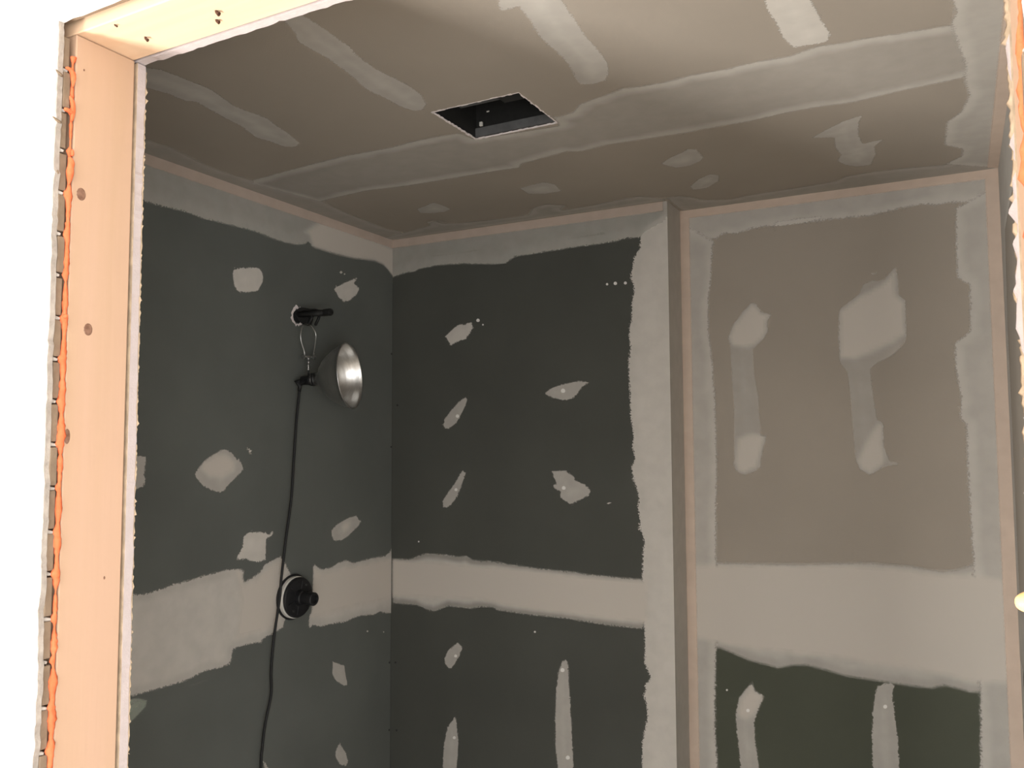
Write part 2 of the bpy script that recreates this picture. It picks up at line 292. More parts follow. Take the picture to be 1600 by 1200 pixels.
# ------------------------------------------------------------------ joint compound coats (shapes in metres on their wall)
PLANE = {  # (u, v, height) -> world, limits of u and v
    'ceil': (lambda u, v, h: (u, v, H - h), (0, RX), (YF, REC)),
    'left': (lambda u, v, h: (h, u, v), (YF, 0), (0, H)),
    'back': (lambda u, v, h: (u, -h, v), (0, EX), (0, H)),
    'rec': (lambda u, v, h: (u, REC - h, v), (EX, RX), (0, H)),
    'ret': (lambda u, v, h: (EX + h, u, v), (0, REC), (0, H)),
    'right': (lambda u, v, h: (RX - h, u, v), (YF, REC), (0, H)),
}
PATCHES = [
 ('left', 'compound_band', 'band_corner', 1, [(-1.6655,2.3),(-1.4,2.305),(-1.0535,2.3121),(-0.9977,2.3123),(-0.9191,2.315),(-0.8838,2.3114),(-0.7849,2.3146),(-0.7326,2.3163),(-0.692,2.3176),(-0.6501,2.3164),(-0.5995,2.3113),(-0.5471,2.3114),(-0.5008,2.3144),(-0.4692,2.3232),(-0.4492,2.3347),(-0.4326,2.3239),(-0.3696,2.3223),(-0.2723,2.3238),(-0.2072,2.3285),(-0.1094,2.3397),(-0.0582,2.3366),(-0.0266,2.3199),(0.0,2.3033),(0.0,2.44),(-1.6655,2.44)]),
 ('left', 'compound_band', 'soft', 2, [(-0.47,2.3669),(-0.4456,2.361),(-0.4285,2.3276),(-0.3696,2.3252),(-0.2723,2.3268),(-0.2072,2.3309),(-0.1095,2.3422),(-0.0582,2.3379),(-0.0266,2.3219),(0.0,2.3059),(0.0,2.41),(-0.218,2.429),(-0.3884,2.4256)]),
 ('left', 'tape_strip', 'tape', 3, [(-1.6655,2.44),(0.0,2.44),(0.0,2.406),(-1.6655,2.406)]),
 ('left', 'compound_patch', 'thick', 1, [(-0.7626,2.1957),(-0.73,2.2068),(-0.669,2.2195),(-0.6514,2.216),(-0.6389,2.1971),(-0.6413,2.1756),(-0.6604,2.1464),(-0.6947,2.1368),(-0.7414,2.1311),(-0.7549,2.1466),(-0.7607,2.1708)]),
 ('left', 'compound_patch', 'thick', 1, [(-0.3244,2.2138),(-0.2711,2.2403),(-0.2252,2.262),(-0.2064,2.2695),(-0.2034,2.2608),(-0.2184,2.2461),(-0.1868,2.23),(-0.2055,2.2057),(-0.2426,2.179),(-0.2746,2.1701),(-0.3017,2.1821),(-0.3242,2.205)]),
 ('left', 'compound_patch', 'medium', 1, [(-0.8817,1.6225),(-0.8658,1.6407),(-0.8427,1.6613),(-0.8067,1.6798),(-0.779,1.6916),(-0.75,1.6791),(-0.7301,1.659),(-0.7135,1.6512),(-0.7017,1.6284),(-0.7288,1.6071),(-0.7542,1.5885),(-0.7759,1.5692),(-0.7883,1.5651),(-0.8223,1.5727),(-0.8526,1.5885),(-0.8737,1.6082)]),
 ('left', 'compound_patch', 'soft', 2, [(-0.8544,1.6545),(-0.8066,1.675),(-0.769,1.672),(-0.7364,1.6517),(-0.739,1.6247),(-0.7862,1.6069),(-0.8294,1.6135),(-0.8567,1.631)]),
 ('left', 'compound_fleck', 'thick', 1, [(-0.7014,1.701),(-0.6843,1.6883),(-0.6671,1.678),(-0.6771,1.6705),(-0.6852,1.6707),(-0.6963,1.6859)]),
 ('left', 'compound_patch', 'medium', 1, [(-1.1394,1.6653),(-1.0597,1.6766),(-1.0368,1.6741),(-1.028,1.6717),(-1.0285,1.6541),(-1.032,1.6323),(-1.0287,1.6103),(-1.0344,1.593),(-1.0545,1.5876),(-1.1277,1.5936)]),
 ('left', 'compound_patch', 'thick', 1, [(-0.7039,1.4424),(-0.6788,1.4524),(-0.6167,1.4449),(-0.6024,1.4374),(-0.587,1.4487),(-0.5824,1.438),(-0.5914,1.4235),(-0.6092,1.4227),(-0.6114,1.3619),(-0.6426,1.3567),(-0.6768,1.3651),(-0.6903,1.3728),(-0.7265,1.3739),(-0.7286,1.3839),(-0.7077,1.4084)]),
 ('left', 'compound_patch', 'medium', 1, [(-0.3291,1.4217),(-0.2948,1.4412),(-0.2324,1.4578),(-0.1927,1.4605),(-0.186,1.4464),(-0.1651,1.437),(-0.1856,1.4199),(-0.2405,1.3902),(-0.2762,1.3796),(-0.3113,1.3833),(-0.3245,1.3988)]),
 ('left', 'compound_patch', 'soft', 2, [(-0.2769,1.4271),(-0.2548,1.4406),(-0.2276,1.4412),(-0.2364,1.4176),(-0.2633,1.4051)]),
 ('left', 'compound_band', 'band_seam_wall', 1, [(-1.6655,1.335),(-1.0543,1.3378),(-1.0163,1.3339),(-0.948,1.3431),(-0.8581,1.3504),(-0.7612,1.3582),(-0.7097,1.3527),(-0.693,1.3441),(-0.6992,1.3278),(-0.6943,1.3148),(-0.6386,1.3317),(-0.6217,1.3521),(-0.565,1.368),(-0.5504,1.3688),(-0.5352,1.3513),(-0.5237,1.3342),(-0.5004,1.3021),(-0.481,1.2861),(-0.4644,1.2251),(-0.5017,1.1736),(-0.5279,1.1733),(-0.5349,1.1513),(-0.5747,1.1413),(-0.6169,1.1348),(-0.6236,1.1237),(-0.6409,1.1274),(-0.7044,1.1311),(-0.7302,1.1295),(-0.7346,1.1017),(-0.7483,1.0906),(-0.7608,1.0911),(-0.7793,1.0884),(-0.8277,1.093),(-0.8909,1.0835),(-0.962,1.0839),(-1.0466,1.0867),(-1.6655,1.08)]),
 ('left', 'compound_patch', 'soft', 2, [(-0.7291,1.349),(-0.6963,1.3421),(-0.6992,1.3278),(-0.6941,1.3074),(-0.6383,1.3191),(-0.6074,1.3401),(-0.5648,1.3576),(-0.5502,1.3584),(-0.5421,1.3262),(-0.5481,1.2596),(-0.5611,1.1795),(-0.5714,1.1559),(-0.6244,1.1588),(-0.6787,1.1574),(-0.7244,1.1571),(-0.719,1.1994),(-0.7075,1.2605)]),
 ('left', 'compound_band', 'band_seam_wall', 1, [(-0.4123,1.3249),(-0.4009,1.3246),(-0.3694,1.3056),(-0.3272,1.3055),(-0.2841,1.3168),(-0.2486,1.3198),(-0.212,1.3059),(-0.1463,1.3082),(-0.1075,1.3094),(-0.0372,1.3069),(-0.0063,1.3218),(0.0,1.3353),(0.0,1.0945),(-0.0453,1.104),(-0.0605,1.1128),(-0.0953,1.1071),(-0.1629,1.1165),(-0.2002,1.1176),(-0.2455,1.1118),(-0.3071,1.1179),(-0.3745,1.12),(-0.4073,1.1318),(-0.4192,1.126),(-0.4313,1.1337),(-0.4279,1.1653),(-0.4146,1.1844)]),
 ('left', 'compound_band', 'soft', 2, [(-0.4089,1.3136),(-0.3691,1.2918),(-0.2838,1.2969),(-0.1933,1.2936),(-0.0974,1.2931),(0.0,1.2948),(0.0,1.1489),(-0.0759,1.1474),(-0.1727,1.1533),(-0.2816,1.1553),(-0.3668,1.154),(-0.4198,1.1584),(-0.4124,1.1948)]),
 ('left', 'compound_patch', 'thin_sage', 1, [(-1.0928,1.0928),(-1.0589,1.0879),(-1.034,1.0834),(-1.0033,1.0688),(-1.0105,1.0537),(-1.0326,1.0366),(-1.0473,1.0303),(-1.0568,1.0206),(-1.0901,1.0099)]),
 ('left', 'compound_fleck', 'thin', 1, [(-0.9401,1.0686),(-0.8906,1.0722),(-0.8508,1.078),(-0.7913,1.0773),(-0.7667,1.0784),(-0.7787,1.0648),(-0.7971,1.0694),(-0.8504,1.0643),(-0.9071,1.0631)]),
 ('left', 'compound_patch', 'medium', 1, [(-0.3156,1.0059),(-0.2791,0.9908),(-0.2507,0.9769),(-0.2431,0.9441),(-0.2318,0.9045),(-0.2559,0.909),(-0.2956,0.9346),(-0.3157,0.9617)]),
 ('left', 'compound_patch', 'medium', 1, [(-0.2736,0.7445),(-0.262,0.7254),(-0.2395,0.696),(-0.2275,0.6641),(-0.2388,0.6483),(-0.2742,0.6657),(-0.2988,0.7013),(-0.294,0.7189)]),
 ('left', 'compound_patch', 'medium', 1, [(-0.62,0.8033),(-0.6024,0.7877),(-0.5879,0.7656),(-0.5946,0.7505),(-0.6089,0.7702)]),
 ('left', 'compound_fleck', 'thick', 1, [(-0.1394,1.0634),(-0.1337,1.0658),(-0.1278,1.0611),(-0.1336,1.0587)]),
 ('left', 'compound_fleck', 'thick', 1, [(-0.0467,1.0426),(-0.0426,1.0442),(-0.0386,1.0409),(-0.0426,1.0393)]),
 ('left', 'compound_fleck', 'thick', 1, [(-0.2977,2.2684),(-0.2897,2.2752),(-0.2815,2.2713),(-0.2895,2.2645)]),
 ('left', 'compound_fleck', 'thick', 1, [(-0.276,2.2663),(-0.2715,2.2701),(-0.2669,2.2679),(-0.2714,2.2642)]),
 ('back', 'compound_band', 'band_corner', 1, [(0.0,2.2989),(0.0077,2.2995),(0.0467,2.3086),(0.1006,2.3097),(0.1158,2.3177),(0.161,2.3195),(0.1908,2.3227),(0.3002,2.3176),(0.3779,2.3077),(0.4333,2.3019),(0.4673,2.3002),(0.4876,2.3101),(0.5045,2.3203),(0.574,2.3216),(0.6451,2.3244),(0.7332,2.3272),(0.8246,2.3281),(0.8722,2.3311),(0.9016,2.336),(0.9422,2.3323),(1.0341,2.36),(1.0341,2.44),(0.0,2.44)]),
 ('back', 'tape_strip', 'tape', 3, [(0.0,2.44),(1.0241,2.44),(1.0241,2.407),(0.0,2.407)]),
 ('back', 'compound_smudge', 'dirt', 3, [(0.1232,2.3584),(0.1907,2.3669),(0.2858,2.3645),(0.3781,2.3689),(0.378,2.3585),(0.2858,2.3533),(0.1907,2.3562)]),
 ('back', 'compound_smudge', 'dirt', 3, [(0.6453,2.356),(0.7024,2.3656),(0.7644,2.3685),(0.8192,2.3732),(0.8359,2.3677),(0.831,2.3569),(0.7643,2.357),(0.7023,2.3551)]),
 ('back', 'compound_band', 'band_bead', 1, [(1.0341,2.41),(0.9657,2.3728),(0.9454,2.3586),(0.9422,2.3368),(0.9418,2.3062),(0.93,2.2909),(0.9211,2.2779),(0.9168,2.2561),(0.9117,2.2288),(0.9085,2.2097),(0.9181,2.1893),(0.9195,2.167),(0.9135,2.1509),(0.9095,2.0793),(0.9036,2.0687),(0.9001,2.0248),(0.9054,1.9914),(0.8979,1.9533),(0.8984,1.9093),(0.9015,1.8436),(0.9023,1.7826),(0.9111,1.7173),(0.9067,1.6902),(0.9146,1.647),(0.903,1.6307),(0.908,1.5877),(0.9217,1.5504),(0.9241,1.5237),(0.921,1.5022),(0.9288,1.4598),(0.9228,1.4382),(0.935,1.4228),(0.9402,1.3966),(0.9358,1.3646),(0.9329,1.2905),(0.9361,1.1334),(0.9371,1.0907),(0.9366,1.0594),(0.9335,1.0382),(0.9442,1.0187),(0.9538,0.994),(0.9437,0.9824),(0.9353,0.9761),(0.9366,0.9556),(0.9292,0.939),(0.9399,0.9199),(0.9421,0.8841),(0.9361,0.8523),(0.9254,0.8043),(0.922,0.7267),(0.928,0.4),(0.922,0.2),(0.925,0.0),(1.0341,0.0)]),
 ('back', 'compound_band', 'band_seam_thin', 1, [(0.0029,1.2913),(0.0144,1.2921),(0.0525,1.2932),(0.0827,1.2963),(0.1125,1.3103),(0.1494,1.3215),(0.1932,1.3223),(0.2435,1.321),(0.2859,1.3176),(0.3139,1.3252),(0.3347,1.3118),(0.3691,1.308),(0.3895,1.3111),(0.4299,1.3101),(0.4698,1.3057),(0.5351,1.3014),(0.5989,1.2988),(0.6613,1.2974),(0.7103,1.2964),(0.7524,1.2911),(0.8116,1.2925),(0.8695,1.2885),(0.943,1.2891),(0.9405,1.1328),(0.8673,1.1333),(0.8154,1.1324),(0.7685,1.1369),(0.6966,1.1397),(0.6352,1.1405),(0.5661,1.1395),(0.4822,1.1419),(0.436,1.1434),(0.4093,1.1519),(0.3756,1.1495),(0.3276,1.1388),(0.2859,1.1397),(0.2437,1.1401),(0.2152,1.1304),(0.1828,1.1156),(0.1501,1.1216),(0.1058,1.1327),(0.004,1.1299)]),
 ('back', 'compound_band', 'soft', 2, [(0.0029,1.2902),(0.1568,1.2907),(0.3208,1.2922),(0.4697,1.2932),(0.5988,1.2905),(0.7223,1.2852),(0.8406,1.2828),(0.954,1.2858),(0.9519,1.1522),(0.8389,1.1517),(0.721,1.154),(0.5978,1.1564),(0.4692,1.1589),(0.3756,1.1738),(0.1935,1.1643),(0.0039,1.1533)]),
 ('back', 'compound_patch', 'thick', 1, [(0.2208,2.0732),(0.2462,2.0902),(0.2643,2.1044),(0.293,2.1147),(0.3037,2.1078),(0.3143,2.115),(0.3355,2.116),(0.344,2.0959),(0.3285,2.0725),(0.3072,2.0525),(0.2787,2.0481),(0.2571,2.0401),(0.2499,2.0313),(0.239,2.0505)]),
 ('back', 'compound_patch', 'medium', 1, [(0.6095,1.8636),(0.6351,1.88),(0.6729,1.8901),(0.7348,1.8991),(0.7712,1.8933),(0.7651,1.884),(0.7468,1.8762),(0.7282,1.8514),(0.7096,1.8378),(0.6786,1.833),(0.6411,1.8426),(0.6126,1.8549)]),
 ('back', 'compound_patch', 'medium', 1, [(0.214,1.7613),(0.2249,1.7887),(0.2501,1.8157),(0.2787,1.8424),(0.3036,1.8569),(0.3128,1.8627),(0.3198,1.8473),(0.3106,1.8234),(0.2859,1.7816),(0.2681,1.7606),(0.243,1.7469),(0.2249,1.749)]),
 ('back', 'compound_patch', 'medium', 1, [(0.213,1.4998),(0.2289,1.5214),(0.2646,1.5644),(0.2965,1.6129),(0.314,1.5982),(0.3035,1.5711),(0.2788,1.5167),(0.254,1.486),(0.2289,1.4732),(0.2181,1.4788)]),
 ('back', 'compound_patch', 'medium', 1, [(0.6329,1.6111),(0.6704,1.6133),(0.7013,1.6137),(0.692,1.6063),(0.7134,1.5982),(0.7193,1.5816),(0.7495,1.5711),(0.7733,1.5495),(0.7641,1.53),(0.7308,1.5152),(0.7002,1.5004),(0.6757,1.5136),(0.6603,1.5243),(0.6635,1.5413),(0.6449,1.5492),(0.6293,1.563),(0.6482,1.569),(0.639,1.5886)]),
 ('back', 'compound_patch', 'medium', 1, [(0.279,1.0307),(0.3013,1.0127),(0.286,0.9789),(0.265,0.9473),(0.2453,0.9286),(0.2262,0.9485),(0.2212,0.9656),(0.2367,0.9967)]),
 ('back', 'compound_patch', 'medium', 1, [(0.6803,1.0229),(0.6893,1.0093),(0.6917,0.9445),(0.697,0.875),(0.702,0.7683),(0.7051,0.6621),(0.7026,0.529),(0.6483,0.518),(0.6466,0.6731),(0.638,0.7418),(0.6375,0.8284),(0.6427,0.9272),(0.6524,0.9776),(0.6649,1.0118)]),
 ('back', 'compound_patch', 'medium', 1, [(0.2707,0.7894),(0.2756,0.7688),(0.2846,0.6953),(0.2756,0.5848),(0.2722,0.4415),(0.2164,0.4302),(0.2148,0.5739),(0.2195,0.6731),(0.2336,0.7392)]),
 ('back', 'compound_fleck', 'fleck', 2, [(0.6858,1.8669),(0.684,1.8617),(0.6776,1.8598),(0.6713,1.8621),(0.6696,1.8674),(0.6726,1.8725),(0.6777,1.8745),(0.6828,1.8722)]),
 ('back', 'compound_fleck', 'fleck', 2, [(0.2844,1.7925),(0.2829,1.7882),(0.2773,1.7866),(0.2717,1.7884),(0.2702,1.7928),(0.2728,1.797),(0.2773,1.7987),(0.2818,1.7968)]),
 ('back', 'compound_fleck', 'fleck', 2, [(0.2781,1.5407),(0.2767,1.5368),(0.2717,1.5351),(0.2667,1.5366),(0.2653,1.5404),(0.2677,1.5442),(0.2717,1.5459),(0.2758,1.5444)]),
 ('back', 'compound_fleck', 'fleck', 2, [(0.6841,1.5558),(0.6826,1.5514),(0.6772,1.5494),(0.6719,1.5511),(0.6705,1.5555),(0.673,1.5599),(0.6773,1.5618),(0.6816,1.5601)]),
 ('back', 'compound_fleck', 'fleck', 2, [(0.2769,0.982),(0.2755,0.9781),(0.2706,0.976),(0.2656,0.977),(0.2643,0.9805),(0.2666,0.9845),(0.2706,0.9865),(0.2746,0.9854)]),
 ('back', 'compound_fleck', 'fleck', 2, [(0.6751,0.9842),(0.6734,0.9793),(0.6677,0.9767),(0.6619,0.9779),(0.6604,0.9824),(0.6631,0.9873),(0.6678,0.9898),(0.6724,0.9885)]),
 ('back', 'compound_fleck', 'fleck', 2, [(0.6907,0.7183),(0.6891,0.7135),(0.6834,0.7106),(0.6777,0.7115),(0.6762,0.7158),(0.6789,0.7208),(0.6835,0.7235),(0.6881,0.7224)]),
 ('back', 'compound_fleck', 'fleck', 2, [(0.2714,0.7122),(0.27,0.7083),(0.2651,0.706),(0.2602,0.7067),(0.2589,0.7102),(0.2612,0.7142),(0.2651,0.7164),(0.2691,0.7155)]),
 ('back', 'compound_fleck', 'fleck', 2, [(0.3671,2.1186),(0.3656,2.1144),(0.3601,2.113),(0.3546,2.1152),(0.3531,2.1196),(0.3557,2.1237),(0.3601,2.1251),(0.3645,2.123)]),
 ('back', 'compound_fleck', 'fleck', 2, [(0.3831,2.1023),(0.3823,2.1002),(0.3796,2.0995),(0.3769,2.1006),(0.3761,2.1028),(0.3774,2.1048),(0.3796,2.1055),(0.3818,2.1045)]),
 ('back', 'compound_fleck', 'fleck', 2, [(0.8379,2.1995),(0.837,2.1968),(0.8337,2.196),(0.8304,2.1975),(0.8296,2.2003),(0.8311,2.203),(0.8338,2.2039),(0.8364,2.2025)]),
 ('back', 'compound_fleck', 'fleck', 2, [(0.8675,2.1996),(0.8662,2.1958),(0.8615,2.1945),(0.8569,2.1966),(0.8557,2.2007),(0.8579,2.2045),(0.8617,2.2057),(0.8654,2.2038)]),
 ('back', 'compound_fleck', 'fleck', 2, [(0.9002,2.1976),(0.899,2.1942),(0.8949,2.1931),(0.8909,2.195),(0.8898,2.1986),(0.8917,2.202),(0.8951,2.2031),(0.8984,2.2014)]),
 ('back', 'compound_fleck', 'fleck', 2, [(0.5747,1.0924),(0.5738,1.0899),(0.5708,1.0886),(0.5679,1.0893),(0.567,1.0916),(0.5685,1.0941),(0.5709,1.0953),(0.5733,1.0946)]),
 ('back', 'compound_fleck', 'fleck', 2, [(0.1219,1.3565),(0.1211,1.3543),(0.1182,1.3532),(0.1153,1.354),(0.1145,1.3561),(0.1159,1.3583),(0.1182,1.3593),(0.1206,1.3586)]),
 ('back', 'compound_fleck', 'thick', 1, [(0.8237,1.5109),(0.832,1.5144),(0.8402,1.5136),(0.829,1.5084)]),
 ('rec', 'compound_band', 'band_corner_light', 1, [(1.0341,2.38),(1.0693,2.3317),(1.151,2.3303),(1.1753,2.3437),(1.2149,2.3389),(1.2619,2.3492),(1.3217,2.3496),(1.324,2.3217),(1.33,2.3202),(1.3322,2.3483),(1.3978,2.3479),(1.4917,2.3474),(1.5961,2.3452),(1.6836,2.3558),(1.7359,2.3596),(1.7677,2.3516),(1.7932,2.3553),(1.812,2.3527),(1.9156,2.3383),(1.9193,2.44),(1.0341,2.44)]),
 ('rec', 'compound_fleck', 'thick', 2, [(1.3236,2.3668),(1.3836,2.3708),(1.4566,2.3697),(1.4778,2.3569),(1.3978,2.3494),(1.3232,2.351)]),
 ('rec', 'tape_strip', 'tape_light', 3, [(1.0341,2.44),(1.9193,2.44),(1.9193,2.41),(1.0341,2.41)]),
 ('rec', 'compound_band', 'band_corner_light', 2, [(1.151,2.3303),(1.1424,2.3069),(1.1364,2.2099),(1.127,2.1459),(1.125,2.0491),(1.135,1.952),(1.1407,1.8401),(1.1429,1.6423),(1.1372,1.4854),(1.1339,1.3296),(1.1284,1.0673),(1.1203,0.8683),(1.1249,0.7181),(1.112,0.35),(1.11,0.0),(1.0341,0.0),(1.0341,2.41)]),
 ('rec', 'tape_strip', 'tape_light', 3, [(1.0341,2.44),(1.0681,2.42),(1.0681,0.0),(1.0341,0.0)]),
 ('rec', 'compound_band', 'band_corner_light', 2, [(1.8086,2.346),(1.805,2.2458),(1.8046,2.1457),(1.8347,2.1216),(1.8303,2.0021),(1.7921,1.9692),(1.7924,1.8916),(1.8022,1.8211),(1.797,1.7618),(1.8118,1.7442),(1.8101,1.6472),(1.8124,1.5096),(1.8153,1.3734),(1.818,1.1713),(1.8187,1.0279),(1.8117,0.8385),(1.757,0.35),(1.76,0.0),(1.9193,0.0),(1.9193,2.4)]),
 ('rec', 'tape_strip', 'tape_light', 3, [(1.8833,2.42),(1.9193,2.44),(1.9193,0.0),(1.8833,0.0)]),
 ('rec', 'compound_band', 'band_seam_rec', 1, [(1.0744,1.3352),(1.1341,1.3389),(1.2079,1.342),(1.3568,1.3477),(1.4634,1.3581),(1.5658,1.3659),(1.6638,1.3637),(1.7393,1.3547),(1.7765,1.3606),(1.8154,1.3768),(1.8614,1.3797),(1.8599,1.0269),(1.8199,1.0281),(1.8007,1.0254),(1.7708,1.0314),(1.7405,1.0355),(1.7092,1.0232),(1.6589,1.0233),(1.6206,1.0251),(1.5553,1.0271),(1.4883,1.0291),(1.4336,1.0402),(1.3846,1.0465),(1.3488,1.0421),(1.305,1.0279),(1.2684,1.0346),(1.2237,1.0404),(1.1784,1.054),(1.1323,1.0678),(1.069,1.0645)]),
 ('rec', 'compound_band', 'soft', 3, [(1.0377,1.3195),(1.2076,1.3328),(1.4632,1.3493),(1.6312,1.351),(1.7388,1.3409),(1.8185,1.3465),(1.9094,1.3329),(1.9049,1.069),(1.8078,1.0564),(1.7477,1.0675),(1.6542,1.0743),(1.5568,1.0765),(1.4556,1.0823),(1.3498,1.0811),(1.2471,1.0791),(1.1327,1.0869),(1.0341,1.0957)]),
 ('rec', 'compound_patch', 'strip', 1, [(1.1763,2.0217),(1.1929,2.0605),(1.2252,2.1019),(1.2529,2.1298),(1.2681,2.1222),(1.2828,2.0974),(1.3017,2.0904),(1.3167,2.0893),(1.3009,2.0608),(1.3041,2.0371),(1.2922,2.0145),(1.2689,1.9924),(1.2571,1.9813),(1.2579,1.9147),(1.269,1.8364),(1.2738,1.7202),(1.2927,1.7239),(1.2804,1.6817),(1.2719,1.6432),(1.2715,1.6279),(1.2559,1.6085),(1.2214,1.5979),(1.1946,1.6076),(1.185,1.6309),(1.1876,1.6426),(1.1911,1.7993),(1.1859,1.9178),(1.1837,1.9973)]),
 ('rec', 'compound_patch', 'soft', 2, [(1.1803,2.0254),(1.1969,2.0602),(1.229,2.0992),(1.2528,2.1234),(1.268,2.1143),(1.2827,2.0935),(1.3091,2.0852),(1.2979,2.061),(1.2988,2.0375),(1.2885,2.0163),(1.2651,1.9942),(1.238,1.9863),(1.1915,1.9969)]),
 ('rec', 'compound_patch', 'soft', 2, [(1.2008,1.7129),(1.2474,1.7282),(1.2851,1.7201),(1.2766,1.6817),(1.2681,1.6432),(1.26,1.6201),(1.2215,1.6041),(1.1986,1.6116),(1.1899,1.6426)]),
 ('rec', 'compound_patch', 'strip', 1, [(1.5018,2.0842),(1.5126,2.0946),(1.5551,2.1248),(1.5697,2.1534),(1.5904,2.1626),(1.6242,2.1631),(1.6587,2.2002),(1.6636,2.1887),(1.6658,2.1151),(1.6817,2.0992),(1.6816,1.9975),(1.6776,1.976),(1.6437,1.9416),(1.5964,1.9184),(1.5838,1.9043),(1.5902,1.8272),(1.5981,1.7615),(1.6128,1.7612),(1.6125,1.689),(1.6276,1.6459),(1.6537,1.6425),(1.65,1.6317),(1.6138,1.6278),(1.6004,1.6204),(1.5731,1.602),(1.5465,1.6161),(1.5369,1.6342),(1.5338,1.6452),(1.5292,1.7184),(1.5256,1.829),(1.5174,1.9035),(1.5007,1.9266),(1.4971,1.9942)]),
 ('rec', 'compound_patch', 'soft', 2, [(1.5052,2.0801),(1.5549,2.1173),(1.617,2.149),(1.6548,2.1822),(1.6593,2.1157),(1.6782,2.0922),(1.6785,2.0013),(1.6449,1.978),(1.5838,1.9484),(1.5425,1.9358),(1.5012,1.9416),(1.5005,2.0165)]),
 ('rec', 'compound_patch', 'soft', 2, [(1.5979,1.7542),(1.611,1.7468),(1.6112,1.689),(1.6144,1.6458),(1.6073,1.6313),(1.5733,1.6078),(1.55,1.6198),(1.5406,1.6452),(1.5481,1.6671),(1.5697,1.7108)]),
 ('rec', 'compound_patch', 'strip', 1, [(1.5806,2.1762),(1.5945,2.1845),(1.6114,2.1851),(1.6099,2.1778),(1.5907,2.1722)]),
 ('rec', 'compound_patch', 'medium', 1, [(1.1747,0.8876),(1.1873,0.9382),(1.2068,0.9633),(1.2301,0.991),(1.2369,0.9636),(1.2663,0.949),(1.2546,0.9251),(1.2427,0.8938),(1.2347,0.8703),(1.237,0.8115),(1.2463,0.732),(1.2435,0.556),(1.1897,0.5448),(1.1862,0.7214),(1.1792,0.8171),(1.1756,0.8614)]),
 ('rec', 'compound_patch', 'soft', 2, [(1.1823,0.8887),(1.1909,0.9312),(1.2105,0.9601),(1.2299,0.9828),(1.2353,0.9611),(1.2618,0.9484),(1.2509,0.9246),(1.2352,0.8927),(1.2123,0.8744),(1.1896,0.8748)]),
 ('rec', 'compound_patch', 'medium', 1, [(1.5682,1.0183),(1.5949,1.0322),(1.621,1.0377),(1.6132,0.9965),(1.6179,0.9418),(1.6238,0.8877),(1.6248,0.7989),(1.6175,0.6343),(1.5493,0.62),(1.5511,0.7859),(1.552,0.8763),(1.5561,0.9467),(1.5643,0.9968)]),
 ('rec', 'compound_fleck', 'fleck', 3, [(1.2197,0.9016),(1.2181,0.8977),(1.2143,0.8956),(1.2106,0.8966),(1.2091,0.9001),(1.2108,0.904),(1.2145,0.9061),(1.2182,0.9051)]),
 ('rec', 'compound_fleck', 'fleck', 3, [(1.5967,0.9664),(1.595,0.9623),(1.5913,0.9601),(1.5876,0.9612),(1.5862,0.9649),(1.5879,0.9691),(1.5916,0.9713),(1.5953,0.9702)]),
 ('rec', 'compound_fleck', 'fleck', 3, [(1.1562,0.9528),(1.1552,0.9506),(1.153,0.9494),(1.1508,0.95),(1.15,0.952),(1.1509,0.9543),(1.1531,0.9554),(1.1553,0.9548)]),
 ('ret', 'compound_band', 'band_bead', 1, [(0.0,0.0),(0.1313,0.0),(0.1313,2.44),(0.0,2.44)]),
 ('right', 'compound_band', 'band_corner_light', 1, [(-1.6655,2.44),(0.1313,2.44),(0.1313,0.0),(0.02,0.0),(0.02,1.2),(0.01,2.0),(-0.06,2.22),(-1.6655,2.28)]),
 ('right', 'compound_band', 'band_bead', 2, [(-1.6655,2.44),(-0.55,2.44),(-0.58,1.9),(-0.56,1.0),(-0.6,0.0),(-1.6655,0.0)]),  # unseen skim coat, added to bounce light onto return and ceiling
 ('right', 'compound_band', 'strip', 2, [(-1.6655,1.32),(0.1313,1.31),(0.1313,1.13),(-1.6655,1.12)]),
 ('ceil', 'compound_stripe', 'medium', 1, [(0.3874,-1.4649),(0.4199,-1.3845),(0.4399,-1.3635),(0.4451,-1.3247),(0.4502,-1.279),(0.4526,-1.2499),(0.4291,-1.1619),(0.4409,-1.0779),(0.4259,-1.024),(0.4199,-0.9913),(0.3962,-0.9207),(0.3681,-0.9042),(0.3398,-0.9197),(0.3352,-0.9699),(0.3245,-0.9988),(0.3489,-1.0733),(0.3536,-1.1257),(0.3614,-1.1674),(0.3699,-1.219),(0.3515,-1.2351),(0.3516,-1.2765),(0.3367,-1.3189),(0.3154,-1.4265)]),
 ('ceil', 'compound_stripe', 'medium', 1, [(0.8202,-1.492),(0.7818,-1.3877),(0.7695,-1.3494),(0.7517,-1.3248),(0.7512,-1.303),(0.7545,-1.2456),(0.7465,-1.1703),(0.7305,-1.0922),(0.7387,-1.0411),(0.7397,-0.9918),(0.7526,-0.9492),(0.7772,-0.946),(0.8035,-0.9693),(0.8218,-1.0192),(0.8246,-1.0742),(0.8129,-1.1597),(0.8162,-1.2262),(0.8286,-1.2652),(0.8275,-1.2922),(0.8324,-1.3521),(0.8298,-1.3851),(0.8543,-1.4735)]),
 ('ceil', 'compound_stripe', 'medium', 1, [(1.1627,-1.2988),(1.1385,-1.2622),(1.1295,-1.2356),(1.1454,-1.2361),(1.1665,-1.2358),(1.1633,-1.2187),(1.1599,-1.1816),(1.1496,-1.1294),(1.1513,-1.029),(1.1471,-0.9821),(1.1356,-0.9366),(1.1329,-0.9001),(1.1595,-0.8889),(1.1891,-0.8912),(1.2066,-0.9189),(1.223,-0.9607),(1.2283,-1.0152),(1.2295,-1.0858),(1.2365,-1.1557),(1.2429,-1.2198),(1.2511,-1.291),(1.263,-1.4104),(1.2223,-1.4214),(1.1977,-1.3457)]),
